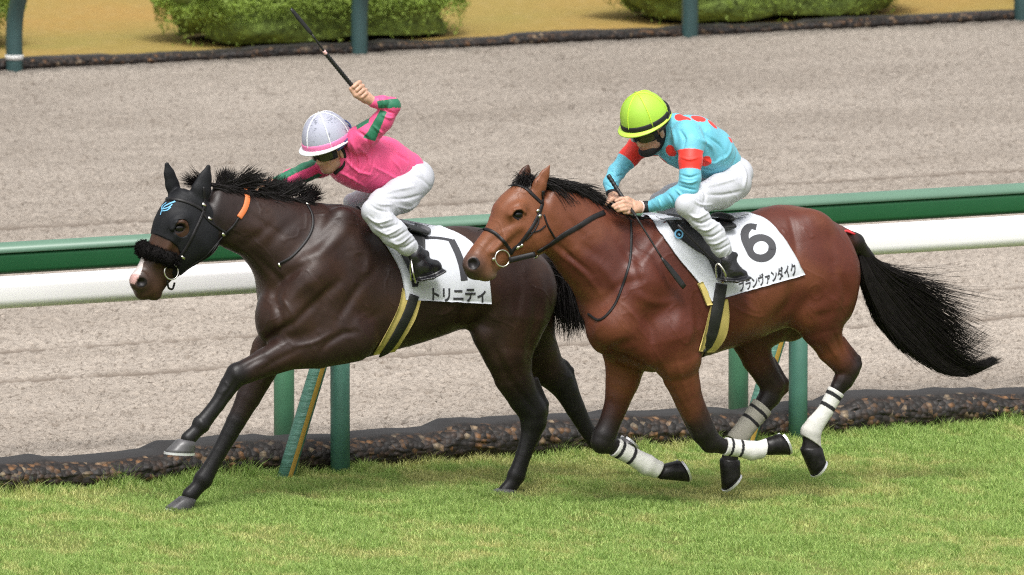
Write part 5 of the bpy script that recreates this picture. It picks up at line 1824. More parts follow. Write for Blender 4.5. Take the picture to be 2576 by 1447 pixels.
cl2, TT2 = tack(H2, R2, T2, Y2,
     [(1642, 558), (1668, 597), (1702, 645), (1752, 706), (1790, 758)],
     [(1880, 538), (1926, 554), (1962, 589), (1991, 633), (2024, 691)],
     [([(1903, 572), (1886, 570), (1874, 585), (1875, 606), (1886, 630)], .046), ([(1914 + 29 * math.cos(t), 624 + 26 * math.sin(t)) for t in np.linspace(0, 2 * math.pi + .35, 17)], .044)],
     'ブランヴァンダイク', bil((1861, 737), (1857, 708), (2007, 692), (1998, 659)),
     [(1813, 715), (1806, 758), (1798, 800), (1789, 838), (1776, 868), (1766, 884)],
     [(1788, 765), (1779, 801), (1773, 825), (1760, 868), (1756, 884)], [(1829, 752), (1833, 790), (1829, 831), (1816, 860), (1796, 882)],
     [(1700, 552, 13, 5.5), (1760, 568, 13, 6.5), (1812, 562, 13, 6.5)], [[(1677, 557), (1700, 592), (1745, 628), (1778, 650), (1800, 700)], [(1752, 556), (1775, 590), (1800, 625), (1815, 665), (1814, 712)]], (1818, 547, -.03, 20, 12, .12),
     pad=([(1753, 714), (1765, 740), (1776, 768)], [(1764, 709), (1778, 735), (1790, 766)]), gw=.066)
# blue round maker's mark on the flap and the stirrup leathers
glyph([([(1705 + 9 * math.cos(t), 591 + 10 * math.sin(t)) for t in a_], .009), ([(1703, 590), (1708, 594)], .012)], body_with_cloth(*(lambda o: ([v.co[:] for v in o.data.vertices], [tuple(p.vertices) for p in o.data.polygons]))([c for c in R2.children if c.name.startswith('saddle.') or c.name == 'saddle'][0].children[1] if False else cl2)), 'badge', cl2, M_blue, .01, .014)
# ================================================================== JOCKEYS
skin = (0.50, 0.27, 0.18); skin2 = (0.56, 0.33, 0.23); lip = (0.42, 0.17, 0.13); stub = (0.36, 0.22, 0.16)
M_skin = mat('skin', attr='Col', rough=0.5, noise=(18, 0.06), bump=(150, 0.1, 0.002))
M_skin.node_tree.nodes['Principled BSDF'].inputs['Subsurface Weight'].default_value = 0.12
M_skin.node_tree.nodes['Principled BSDF'].inputs['Subsurface Radius'].default_value = (0.01, 0.004, 0.002)
M_silk = mat('silks', attr='Col', rough=0.55, bump=(24, 0.25, 0.006), sheen=0.15)
M_breech = mat('breeches', (0.52, 0.53, 0.575), 0.6, noise=(6, 0.03), bump=(22, 0.3, 0.006))
M_boot = mat('boot_leather', (0.009, 0.009, 0.011), 0.18, noise=(20, 0.3), bump=(26, 0.7, 0.010), coat=0.4)
M_black = mat('black_cloth', (0.009, 0.009, 0.011), 0.7, bump=(60, 0.3, 0.003))
M_lens = mat('goggle_lens', (0.02, 0.018, 0.012), 0.06, coat=1.0)
M_whip = mat('whip_black', (0.012, 0.012, 0.013), 0.45, bump=(120, 0.5, 0.002))
M_cork = mat('whip_orange', (0.62, 0.22, 0.03), 0.5)
M_pinkb = mat('whip_band', (0.80, 0.48, 0.46), 0.5)

def vnormals(V, Q):
    n = np.cross(V[Q[:, 2]] - V[Q[:, 0]], V[Q[:, 3]] - V[Q[:, 1]])
    N = np.zeros_like(V)
    for j in range(4):
        for k in range(3):
            N[:, k] += np.bincount(Q[:, j], n[:, k], len(V))
    return N / (np.linalg.norm(N, axis=1)[:, None] + EPS)

def creases(V, Q, a, b, amp, freq, width, seed=1, along=1.0):
    """folds running across the line a-b, fading with distance from it"""
    a = np.array(a); b = np.array(b); d = b - a; L = np.linalg.norm(d); d /= L
    N = vnormals(V, Q)
    rel = V - a
    t = rel @ d
    side = np.cross(d, (0, 1, 0)); side /= np.linalg.norm(side)
    s_ = rel @ side
    perp = np.linalg.norm(rel - t[:, None] * d, axis=1)
    w = np.clip(1 - perp / width, 0, 1) ** .5 * np.clip((t + .03) / .05, 0, 1) * np.clip((L + .03 - t) / .05, 0, 1)
    ph = t * freq + 2.2 * vnoise(s_ * 9 + seed, t * 7, seed) + s_ * 6 * along
    r = 1 - np.abs((ph % 1.0) * 2 - 1)
    r = np.clip((r - .45) / .55, 0, 1) ** 1.3 * vnoise(s_ * 12 + 3, t * 14 + seed, seed + 4)
    return V + N * (amp * r * w)[:, None]

class Jockey(Builder):
    def basis(s, yaw, pitch, roll=0.0):
        y, p = math.radians(yaw), math.radians(pitch)
        f0 = np.array([-math.cos(y), -math.sin(y), 0])
        f = f0 * math.cos(p) + np.array([0, 0, -math.sin(p)])
        u = f0 * math.sin(p) + np.array([0, 0, math.cos(p)])
        sd = np.cross(u, f)
        r = math.radians(roll)
        u2 = u * math.cos(r) + sd * math.sin(r); s2 = sd * math.cos(r) - u * math.sin(r)
        s.R = np.array([f, s2, u2])              # rows: forward, side (towards the camera is +?), up
    def hl(s, f, sd, u):
        return s.Hc + s.R[0] * f + s.R[1] * sd + s.R[2] * u
    def hcone(s, p0, p1, r0, r1, c, k=0.012, sub=False):
        return s.S.add(Cone(s.hl(*p0), s.hl(*p1), r0, r1, 1.0, k, c, None, sub))
    def hell(s, c, r, col, k=0.015, sub=False):
        return s.S.add(Ell(s.hl(*c), r, s.R, k, col, sub))
    def head(s, mouth_open=False):
        i0 = len(s.S.pr)
        s.hell((-.008, 0, .035), (.098, .078, .095), skin)
        s.hell((.022, 0, -.045), (.070, .060, .075), skin, .03)
        s.hell((.058, 0, -.092), (.030, .030, .024), stub, .025)              # chin
        s.hcone((.02, .05, -.075), (.06, .02, -.098), .016, .014, stub, .02)
        s.hcone((.02, -.05, -.075), (.06, -.02, -.098), .016, .014, stub, .02)
        for q in (-1, 1):
            s.hell((.060, q * .034, -.028), (.025, .022, .020), skin2, .02)     # cheeks
            s.hell((-.01, q * .078, -.02), (.018, .009, .032), skin2, .008)    # ears
            s.hell((.088, q * .012, -.044), (.010, .009, .008), skin2, .006)
            s.hell((.078, q * .030, .006), (.016, .013, .010), None, .012, True)
        s.hcone((.085, 0, .010), (.104, 0, -.034), .009, .012, skin2, .010)
        s.hell((.098, 0, -.040), (.013, .014, .011), skin2, .006)
        s.hell((.084, 0, -.063), (.012, .022, .0065), lip, .005)
        s.hell((.081, 0, -.076), (.012, .020, .0065), lip, .005)
        s.hcone((.096, -.02, -.0695), (.096, .02, -.0695), .0025, .0025, None, .003, True)
        return s.S.pr[i0:]
    def helmet(s, root, capcol, seam, rimcol, bandcol, bandname, up=.050):
        """racing helmet in a stretched cloth cap, with ribs, band and small all-round rim"""
        rf, rs, ru = .143, .126, .160
        O = (.004, 0, up)
        def pt(ph, el, k=1.0, dz=0.0):
            return s.hl(O[0] + rf * k * math.cos(el) * math.cos(ph) , rs * k * math.cos(el) * math.sin(ph), O[2] + dz + ru * k * math.sin(el))
        n, m = 48, 18
        V = [pt(2 * math.pi * i / n, -.06 + (math.pi / 2 + .06) * j / (m - 1)) for i in range(n) for j in range(m)]
        hel = MB().add(V, [tuple(f) for f in grid_faces(n, m, True)]).build('helmet', capcol, root)
        # ribs
        rb = MB()
        for ph0 in (0.0, math.pi / 3, -math.pi / 3):
            pth = [pt(ph0 if j < 12 else ph0 + math.pi, e, 1.004) for j, e in enumerate(list(np.linspace(-.02, math.pi / 2, 12)) + list(np.linspace(math.pi / 2 - .1, -.02, 11)))]
            rb.tube(pth, .0038, 6)
        rb.tube([pt(0, math.pi / 2, 1.0), pt(0, math.pi / 2, 1.03)], [.009, .006], 10)
        rb.build('seam', seam, hel)
        # band
        V = []; 
        for i in range(n):
            ph = 2 * math.pi * i / n
            for (el, k) in ((-.05, 1.005), (-.05, 1.022), (.03, 1.028), (.10, 1.026), (.145, 1.012), (.15, 1.0)):
                V.append(pt(ph, el, k))
        MB().add(V, [tuple(f) for f in grid_faces(n, 6, True)]).build('hat_band', bandcol, hel)
        V = []
        for i in range(n):
            ph = 2 * math.pi * i / n
            fr = max(math.cos(ph), 0) ** 1.5
            e = .010 + .020 * fr
            for (ex, dz) in ((0, 0), (e, -.004 - .004 * fr), (e + .004, -.009 - .004 * fr), (e, -.013 - .004 * fr), (-.006, -.010)):
                c = s.hl(O[0] + (rf + ex) * math.cos(ph), (rs + ex) * math.sin(ph), O[2] - .004 + dz)
                V.append(c)
        MB().add(V, [tuple(f) for f in grid_faces(n, 5, True)]).build('helmet_rim', rimcol, hel)
        return hel
    def goggles(s, root, strapcol):
        n = 17
        V = []
        for i in range(n):
            a = math.radians(-74 + 148 * i / (n - 1))
            nose = math.exp(-((a) / .2) ** 2)
            for (dr, z) in ((.0, .034), (.018, .032), (.030, .016), (.032, -.008), (.026, -.030 + .014 * nose), (.008, -.037 + .018 * nose), (0, -.034 + .018 * nose)):
                V.append(s.hl((.076 + dr) * math.cos(a) + .004, (.066 + dr) * math.sin(a), z + .002))
        g_ = MB().add(V, [tuple(f) for f in grid_faces(n, 7)]).build('goggles', M_black, root)
        for q in (-1, 1):
            V = []
            for i in range(9):
                a = math.radians(q * (9 + 50 * i / 8))
                sh = math.sin(math.pi * (i + .6) / 9.2)
                for j in range(7):
                    z = (-1 + 2 * j / 6) * (.014 + .010 * sh)
                    V.append(s.hl((.076 + .0335) * math.cos(a) + .004 + .001, (.066 + .0335) * math.sin(a), z + .001))
            MB().add(V, [tuple(f) for f in grid_faces(9, 7)]).build('lens', M_lens, g_)
        sb = MB()
        for dz in (0, .022):
            pth = []
            for i in range(33):
                a = math.radians(70 + 220 * i / 32)
                b = abs(i - 16) / 16
                pth.append(s.hl(.149 * math.cos(a), .131 * math.sin(a), .085 - .06 * b + dz * (1 - b ** 3)))
            sb.tube(pth, .0045, 6)
        sb.build('goggle_strap', strapcol, g_)

def finish(J, root, shirt, breech, boots, paint, fold, wr):
    """turn the sculpted masses into body, shirt, breeches and boots"""
    s = J.S
    allp = list(s.pr)
    bodyS = Sculpt(.0042)
    cl = set(map(id, shirt + breech + boots))
    for p in allp:
        if id(p) in cl:
            q = Cone(p.p0, p.p1, max(p.r0 - .020, p.r0 * .6), max(p.r1 - .020, p.r1 * .6), p.sy, p.k, p.c0, p.c1) if isinstance(p, Cone) else Ell(p.c, p.r - .018, p.R, p.k, p.c0)
            q.c0 = q.c1 = skin
            bodyS.add(q)
        else:
            bodyS.add(p)
    V, Q, C = bodyS.mesh(soft=.006)
    V = relax(V, Q, 1, .3)
    me = mesh_np('body', V, Q); set_col(me, C)
    link('body', me, M_skin, root)
    out = {}
    for nm, pr, m in (('shirt', shirt, M_silk), ('breeches', breech, M_breech)):
        S_ = Sculpt(.0045); S_.pr = pr
        V, Q, C = S_.mesh(soft=.006)
        V = relax(V, Q, 2)
        for f in fold.get(nm, []):
            V = creases(V, Q, J.p(*f[0]), J.p(*f[1]), *f[2:])
        if nm in wr: V = brush(V, Q, J.Y + wr.get('plane', .25), [(a_, b_ * .8, c_ * 1.5) for a_, b_, c_ in wr[nm]], False)
        if nm == 'shirt' and paint: C = paint(V, C)
        me = mesh_np(nm, V, Q)
        if nm == 'shirt': set_col(me, C)
        out[nm] = (link(nm, me, m, root), V, Q)
    for side in (-1, 1):
        pr = [p for p in boots if (p.p0[1] < J.Y) == (side < 0)]
        if not pr: continue
        S_ = Sculpt(.0045); S_.pr = pr
        V, Q, C = S_.mesh()
        V = relax(V, Q, 1)
        link('boot', mesh_np('boot', V, Q), M_boot, root)
    return out

K = (1, 1, 1)
def jockey_one():
    J = Jockey(Y1, .0042, 950, 400)
    root = empty('person', J.p(1000, 480), 'jockey in pink shirt with green sleeve stripes and white helmet, right arm raised', 'jockey')
    pink = (0.80, 0.082, 0.235); grn = (0.012, 0.15, 0.075)
    J.basis(16, 20, 0)
    J.Hc = J.p(800, 412, -.06) - J.R[0] * .108 + J.R[2] * .038
    print('J1 chin', proj(J.hl(.075, 0, -.11)), 'top', proj(J.hl(0, 0, .17)), 'front rim', proj(J.hl(.165, 0, .015)), 'back rim', proj(J.hl(-.14, 0, .01)))
    J.head()
    J.limb([(845, 372, 25, .0, skin), (868, 380, 27, 0, skin)], 1, .03)
    S0 = J.S
    def part(f):
        i = len(S0.pr); f(); return S0.pr[i:]
    def sh():
        J.limb([(1018, 428, 50, 0, pink), (962, 412, 66, 0, pink), (908, 402, 68, 0, pink), (868, 386, 50, .0, pink)], 1.18, .03)
        J.limb([(930, 440, 44, -.02, pink), (870, 420, 42, 0.0, pink)], 1.2, .05)
        J.limb([(866, 372, 31, -.02, pink), (853, 366, 27, -.02, pink)], 1.0, .02)     # collar
        J.limb([(906, 350, 36, -.15, pink), (925, 338, 31, -.19, pink), (962, 304, 25, -.24, pink), (986, 268, 22, -.26, pink)], .95, .025)
        J.limb([(986, 266, 21, -.26, pink), (962, 259, 18, -.26, pink), (939, 257, 14.5, -.25, pink)], 1, .015)
        J.limb([(850, 398, 38, .13, pink), (806, 420, 25, .18, pink), (768, 434, 22, .17, pink), (730, 446, 18, .13, pink), (690, 461, 14, .08, pink)], 1, .03)
    shirt = part(sh)
    def bc():
        J.limb([(1045, 446, 46, 0, K), (1012, 430, 45, 0, K)], 1.25, .03)
        J.limb([(1050, 455, 41, -.10, K), (1010, 490, 44, -.16, K), (965, 515, 38, -.25, K), (940, 531, 30, -.32, K)], .9, .03)
        J.limb([(939, 533, 29, -.32, K), (962, 560, 32, -.34, K), (992, 588, 33, -.35, K), (1022, 616, 25, -.35, K), (1042, 632, 18, -.35, K)], .85, .02)
        J.limb([(1050, 450, 40, .10, K), (980, 475, 36, .17, K), (915, 500, 24, .26, K), (886, 508, 21, .28, K)], .9, .03)
        J.limb([(886, 510, 21, .29, K), (950, 570, 26, .36, K), (1010, 625, 17, .36, K)], .9, .02)
    breech = part(bc)
    def bt():
        J.limb([(1048, 634, 19, -.355, K), (1056, 655, 22, -.36, K), (1062, 672, 25, -.365, K), (1092, 674, 21, -.37, K)], .8, .015)
        J.limb([(1062, 672, 24, -.365, K), (1056, 692, 16, -.365, K)], .8, .015)
        J.limb([(1050, 703, 6, -.365, K), (1080, 697, 6, -.375, K), (1110, 681, 6, -.375, K)], 4.5, .006)
        J.limb([(1045, 645, 18, -.36, K), (1072, 638, 8, -.36, K)], .9, .02)
        J.limb([(1014, 630, 18, .37, K), (1030, 670, 22, .37, K), (1000, 690, 16, .37, K)], .9, .02)
    boots = part(bt)
    # raised fist round the whip
    hy = -.25
    J.limb([(938, 256, 13, hy, skin2), (921, 246, 14, hy + .005, skin2), (908, 236, 15, hy + .012, skin2), (896, 222, 13, hy + .014, skin2)], 1, .012)
    for i in range(4):
        t = i / 3
        hx, hyp = 893 + 22 * t, 216 + 25 * t
        r = (5.2, 5.4, 5.2, 4.6)[i]
        J.limb([(hx + 12, hyp - 9 + 1.5 * i, r + .6, hy + .012, skin2), (hx + 5, hyp - 5, r + .3, hy - .020, skin2), (hx - 4, hyp + 3, r - .2, hy - .026, skin2), (hx - 9, hyp + 8, r - .6, hy - .010, skin)], 1, .004)
    J.limb([(912, 250, 7, hy - .01, skin2), (894, 240, 6, hy - .022, skin2), (882, 224, 5, hy - .016, skin2)], 1, .006)
    # far hand in the mane
    J.limb([(690, 461, 12, .08, skin), (668, 463, 13, .06, skin)], 1, .01)
    for i in range(4):
        J.limb([(662, 457 + 4 * i, 5, .05 - .02 * i, skin2), (650, 458 + 4 * i, 4.6, .04 - .02 * i, skin2), (645, 466 + 4 * i, 4.2, .035 - .02 * i, skin2)], 1, .004)
    J.limb([(672, 470, 5, .03, skin2), (655, 474, 4.4, .01, skin2)], 1, .004)
    stripes = [[(948, 254), (1010, 246), (1012, 271), (952, 273)],
               [(956, 277), (974, 281), (944, 356), (912, 346), (926, 330)],
               [(893, 312), (931, 291), (928, 308), (899, 326)],
               [(676, 452), (730, 425), (762, 398), (800, 402), (790, 416), (745, 436), (700, 460), (678, 463)],
               [(762, 455), (800, 436), (812, 440), (800, 448), (775, 462)]]
    def paint(V, C):
        q = proj(V)
        N = vnormals(V, _Q[0]) if False else None
        for st_ in stripes:
            m = inpoly(q[:, 0], q[:, 1], st_)
            if st_[0][0] > 850:
                m &= V[:, 1] < Y1 - .12
            C[m] = grn
        return C
    fold = {'shirt': [((880, 350, -.1), (930, 470, -.1), .006, 14, .20, 3, 1.6), ((960, 350, -.1), (1030, 440, 0), .005, 12, .2, 5, .6), ((930, 336, -.2), (985, 268, -.26), .004, 34, .07, 2, .4),
                      ((800, 420, .17), (700, 456, .1), .004, 30, .07, 8, .3)],
            'breeches': [((1015, 480, -.2), (930, 532, -.3), .0045, 16, .16, 4, 2.0), ((935, 535, -.3), (1045, 632, -.35), .0035, 22, .12, 6, 1.6)]}
    f_ = lambda a, b, c, w=4.5, h=.006: ([a, b, c], w, h)
    wr = {'plane': .25, 'shirt': [f_((872, 350), (885, 400), (880, 455), 5, .008), f_((880, 352), (905, 405), (898, 460), 5, .007), f_((868, 400), (900, 430), (935, 440)), f_((845, 430), (880, 445), (920, 470)),
            f_((905, 372), (930, 400), (925, 440), 6, .007), f_((940, 420), (980, 440), (1000, 450)), f_((950, 345), (990, 380), (1025, 405), 5, -.006), f_((985, 400), (1005, 425), (1008, 450), 4, .005),
            f_((900, 330), (925, 350), (930, 372), 5, -.009), f_((940, 318), (955, 330), (965, 335), 4, .006), f_((962, 290), (978, 297), (988, 296), 3.5, .006), f_((968, 268), (975, 280), (990, 285), 3.5, -.006),
            f_((975, 245), (980, 258), (976, 272), 3.5, -.006), f_((955, 246), (960, 258), (956, 270), 3, .004), f_((790, 415), (800, 430), (802, 442), 4, -.006), f_((740, 428), (748, 440), (752, 452), 3.5, .005), f_((715, 440), (722, 448), (726, 460), 3.5, -.004)],
          'breeches': [f_((930, 500), (955, 515), (985, 515), 4, .006), f_((925, 510), (950, 528), (985, 535), 4, -.006), f_((1000, 415), (1035, 420), (1060, 440), 4, .005), f_((1030, 440), (1060, 450), (1080, 470), 5, -.005),
            f_((960, 488), (1000, 478), (1040, 470), 5, .006), f_((975, 500), (1020, 500), (1060, 490), 5, -.005), f_((1000, 520), (1030, 525), (1055, 510), 4, .005),
            f_((925, 545), (950, 560), (985, 552), 4, .008), f_((935, 560), (960, 575), (1000, 565), 4, -.008), f_((945, 575), (975, 588), (1010, 572), 4, .007), f_((960, 592), (990, 600), (1025, 580), 4, -.007),
            f_((980, 608), (1005, 612), (1035, 592), 3.5, .006), f_((1000, 622), (1020, 622), (1048, 602), 3.5, -.006), f_((935, 540), (975, 590), (1020, 640), 5, .004)]}
    o = finish(J, root, shirt, breech, boots, paint, fold, wr)
    M_cap = mat('cap_white', (0.40, 0.41, 0.50), 0.7, noise=(5, 0.04), bump=(200, 0.3, 0.001))
    # mud flecks on the cap
    t = M_cap.node_tree; b_ = t.nodes['Principled BSDF']; src = b_.inputs['Base Color'].links[0].from_socket
    tc = t.nodes.new('ShaderNodeTexCoord'); nz = t.nodes.new('ShaderNodeTexNoise'); nz.inputs['Scale'].default_value = 95; nz.inputs['Detail'].default_value = 3
    n2 = t.nodes.new('ShaderNodeTexNoise'); n2.inputs['Scale'].default_value = 11
    t.links.new(tc.outputs['Object'], nz.inputs[0]); t.links.new(tc.outputs['Object'], n2.inputs[0])
    mm = t.nodes.new('ShaderNodeMath'); mm.operation = 'MULTIPLY'; t.links.new(nz.outputs['Fac'], mm.inputs[0]); t.links.new(n2.outputs['Fac'], mm.inputs[1])
    mr = t.nodes.new('ShaderNodeMapRange'); mr.inputs[1].default_value = .335; mr.inputs[2].default_value = .36; mr.inputs[4].default_value = .7
    t.links.new(mm.outputs[0], mr.inputs[0])
    mx = t.nodes.new('ShaderNodeMixRGB'); mx.inputs[2].default_value = (.12, .13, .17, 1); t.links.new(mr.outputs[0], mx.inputs[0]); t.links.new(src, mx.inputs[1]); t.links.new(mx.outputs[0], b_.inputs['Base Color'])
    J.helmet(root, M_cap, mat('seam_white', (0.78, 0.79, 0.82), .6), mat('rim_white', (0.80, 0.80, 0.84), .4), mat('band_pink', (0.80, 0.20, 0.42), .5), 'hat_band', up=.057)
    J.goggles(root, mat('strap_blue', (0.03, 0.05, 0.16), .5))
    # black chin strap and neck cover
    mb = MB()
    for q in (-1, 1):
        mb.tube(catmull([J.hl(-.01, q * .085, .02), J.hl(-.02, q * .083, -.05), J.hl(.0, q * .070, -.095), J.hl(.03, q * .02, -.13)], 5), [.010] * 16, 8)
    mb.build('chin_strap', M_black, root)
    nk = Sculpt(.0045); J.S = nk
    nk.add(Cone(J.hl(-.04, -.03, -.02), J.hl(-.045, -.02, -.10), .052, .046, 1.0, .02, (0, 0, 0)))
    Vn, Qn, _ = nk.mesh(); link('neck_cover', mesh_np('neck_cover', Vn, Qn), M_black, root)
    J.S = S0
    # whip
    wr = empty('whip', J.p(905, 238, hy), 'black whip with orange handle end and pale pink band held up by the pink jockey', 'whip')
    a = J.p(916, 253, hy); b = J.p(820, 136, hy); c = J.p(785, 87, hy); d = J.p(732, 22, hy)
    def ln(p, q, n): return [p + (q - p) * t for t in np.linspace(0, 1, n)]
    MB().tube(ln(a, a + (b - a) * .10, 5), [.0165, .0165, .015, .014, .012], 14).build('handle_end', M_cork, wr)
    g_ = a + (b - a) * .09
    pts = ln(g_, b, 60)
    MB().tube(pts, [.0105 + .0014 * (i % 3) for i in range(60)], 10).build('grip', M_whip, wr)
    MB().tube(ln(b + (b - a) * -.01, b + (c - b) * .16, 4), .0095, 10).build('collar', M_pinkb, wr)
    MB().tube(ln(b, c, 6), [.0065, .006, .006, .0055, .005, .005], 8).build('shaft', M_whip, wr)
    w_ = MB(); L = np.array(ln(c, d, 10)); strap(w_, L, np.tile(np.array([.35, -.9, 0.2]), (10, 1)), [.014, .024, .026, .026, .026, .026, .026, .025, .022, .014], .004); w_.build('flap', M_whip, wr)
    return J
J1 = jockey_one()

def jockey_two():
    J = Jockey(Y2, .0042, 1750, 400)
    root = empty('person', J.p(1810, 480), 'jockey in sky blue shirt with red dots and armbands, yellow-green helmet, crouching with both hands low', 'jockey')
    root['label'] = 'jockey in sky blue shirt with red dots and armbands and a yellow-green helmet'
    blu = (0.13, 0.46, 0.59); red = (0.80, 0.030, 0.018)
    J.basis(22, 24, 0)
    J.Hc = J.p(1607, 366, -.05) - J.R[0] * .108 + J.R[2] * .038
    print('J2 chin', proj(J.hl(.075, 0, -.11)), 'top', proj(J.hl(0, 0, .17)), 'front rim', proj(J.hl(.165, 0, .015)), 'back rim', proj(J.hl(-.14, 0, .01)))
    J.head()
    J.limb([(1650, 340, 25, .0, skin), (1680, 335, 27, 0, skin)], 1, .03)
    S0 = J.S
    def part(f):
        i = len(S0.pr); f(); return S0.pr[i:]
    def sh():
        J.limb([(1818, 404, 44, 0, blu), (1785, 382, 60, 0, blu), (1742, 358, 66, 0, blu), (1700, 342, 54, .0, blu)], 1.18, .03)
        J.limb([(1775, 400, 44, -.02, blu), (1700, 372, 44, 0.0, blu)], 1.2, .05)
        J.limb([(1690, 322, 36, 0, blu), (1676, 318, 30, 0, blu)], 1.0, .02)
        J.limb([(1728, 342, 40, -.14, blu), (1738, 362, 34, -.20, blu), (1737, 405, 28, -.25, blu), (1736, 448, 26, -.28, blu), (1731, 474, 25, -.28, blu)], .95, .025)
        J.limb([(1731, 476, 25, -.28, blu), (1700, 496, 24, -.24, blu), (1664, 511, 18, -.18, blu), (1631, 521, 14, -.12, blu)], 1, .02)
        J.limb([(1660, 358, 34, .13, blu), (1608, 368, 27, .19, blu), (1582, 396, 24, .20, blu), (1552, 432, 21, .18, blu)], 1, .03)
        J.limb([(1550, 434, 21, .18, blu), (1537, 460, 18.5, .13, blu), (1539, 484, 15, .08, blu)], 1, .02)
    shirt = part(sh)
    def bc():
        J.limb([(1850, 436, 43, 0, K), (1822, 420, 42, 0, K)], 1.25, .03)
        J.limb([(1850, 462, 42, -.10, K), (1812, 482, 42, -.16, K), (1760, 500, 36, -.25, K), (1725, 515, 27, -.32, K)], .9, .03)
        J.limb([(1726, 520, 25, -.32, K), (1760, 552, 24, -.34, K), (1796, 588, 26, -.35, K), (1814, 620, 24, -.35, K), (1828, 645, 17, -.35, K)], .85, .02)
        J.limb([(1850, 450, 40, .10, K), (1760, 470, 36, .18, K), (1690, 492, 26, .26, K), (1655, 505, 20, .28, K)], .9, .03)
        J.limb([(1655, 507, 20, .29, K), (1720, 580, 24, .36, K), (1790, 630, 17, .36, K)], .9, .02)
    breech = part(bc)
    def bt():
        J.limb([(1832, 648, 18, -.355, K), (1834, 668, 21, -.36, K), (1842, 684, 22, -.365, K), (1868, 692, 14, -.37, K)], .8, .015)
        J.limb([(1842, 684, 21, -.365, K), (1828, 694, 16, -.365, K)], .8, .015)
        J.limb([(1814, 704, 6, -.365, K), (1845, 706, 6, -.375, K), (1880, 698, 5, -.375, K)], 4.5, .006)
        J.limb([(1826, 654, 16, -.36, K), (1850, 642, 7, -.36, K)], .9, .02)
        J.limb([(1794, 640, 18, .37, K), (1810, 675, 22, .37, K), (1780, 690, 16, .37, K)], .9, .02)
    boots = part(bt)
    # near hand: open palm, fingers curling over the mane
    J.limb([(1628, 521, 13, -.11, skin), (1608, 520, 13, -.11, skin2), (1592, 519, 16, -.11, skin2)], 1, .012)
    J.limb([(1608, 524, 12, -.115, skin2), (1598, 528, 10, -.13, skin2)], 1, .012)
    J.limb([(1590, 508, 8, -.11, skin2), (1578, 501, 7, -.12, skin2), (1562, 501, 5.6, -.12, skin2), (1550, 506, 4.8, -.11, skin2)], 1, .006)
    J.limb([(1584, 513, 7, -.135, skin2), (1568, 508, 6, -.15, skin2), (1554, 513, 5.2, -.15, skin2), (1542, 519, 4.6, -.14, skin2)], 1, .004)
    J.limb([(1586, 521, 7, -.14, skin2), (1570, 519, 5.6, -.165, skin2), (1558, 522, 5, -.165, skin2), (1548, 525, 4.3, -.15, skin2)], 1, .004)
    J.limb([(1588, 528, 6.6, -.14, skin2), (1574, 527, 5.4, -.17, skin2), (1562, 529, 4.6, -.17, skin2), (1554, 531, 4, -.155, skin2)], 1, .004)
    J.limb([(1592, 534, 6, -.14, skin2), (1580, 535, 4.8, -.165, skin2), (1570, 535, 4.2, -.165, skin2)], 1, .004)
    # far hand
    J.limb([(1539, 484, 12, .08, skin), (1543, 496, 13, .05, skin2), (1556, 503, 12, .0, skin2)], 1, .012)
    for i in range(4):
        J.limb([(1544 - 2 * i, 500 + i, 6.0, .03 - .02 * i, skin2), (1532 - i, 503 + 2 * i, 5.2, .02 - .022 * i, skin2), (1525 - i * .5, 512 + i, 4.6, .02 - .022 * i, skin)], 1, .004)
    J.limb([(1560, 498, 6, -.01, skin2), (1572, 506, 5, -.05, skin2)], 1, .004)
    bandN = [(1700, 380), (1770, 366), (1772, 436), (1700, 424)]
    bandF = [(1569, 363), (1616, 384), (1596, 418), (1549, 400)]
    dots = [((1662 + 0, 0), 0)]
    dotpx = [(1721, 306, .030, 1), (1757, 313, .030, 1), (1789, 336, .030, 1), (1822, 370, .028, 0), (1688, 374, .034, 0), (1774, 405, .036, 0), (1667, 400, .030, 0), (1790, 345, .02, 2), (1648, 380, .02, 0)]
    dotpx = [(1718, 297, .046), (1757, 297, .042), (1793, 312, .034), (1688, 380, .034), (1775, 407, .034), (1668, 404, .028), (1652, 392, .020), (1838, 352, .02)]
    def paint(V, C):
        q = proj(V)
        t = bvh(V, CUR['Q'])
        for (x, y, r) in dotpx:
            l, n_ = hit(t, x, y)
            if l is None: continue
            d = V - l
            dn = np.abs(d @ n_)
            m = (np.linalg.norm(d, axis=1) < r)
            C[m & ~((q[:, 0] > 1708) & (q[:, 0] < 1766) & (q[:, 1] > 340) & (V[:, 1] < Y2 - .17))] = red
        # armbands: slices of the upper arm
        for a, b, lo, hi, near in ((J.p(1738, 352, -.22), J.p(1736, 448, -.28), .28, .80, True), (J.p(1608, 368, .19), J.p(1552, 432, .18), .02, .56, False)):
            d = b - a; L = np.linalg.norm(d)
            rel = V - a; tt = rel @ d / L ** 2
            perp = np.linalg.norm(rel - tt[:, None] * d, axis=1)
            C[(tt > lo) & (tt < hi) & (perp < .085 if near else perp < .075) & ((V[:, 1] < Y2 - .15) if near else (V[:, 1] > Y2 + .06))] = red
        return C
    fold = {'shirt': [((1700, 300, -.1), (1760, 440, -.1), .006, 12, .20, 3, 1.4), ((1790, 330, -.1), (1850, 420, 0), .005, 12, .2, 5, .6), ((1737, 440, -.28), (1640, 518, -.14), .005, 24, .08, 2, .5),
                      ((1600, 370, .19), (1540, 480, .1), .005, 24, .07, 8, .3)],
            'breeches': [((1840, 470, -.1), (1730, 510, -.3), .0045, 14, .16, 4, 2.0), ((1725, 515, -.3), (1830, 648, -.35), .0040, 20, .12, 6, 1.6)]}
    f_ = lambda a, b, c, w=4.5, h=.006: ([a, b, c], w, h)
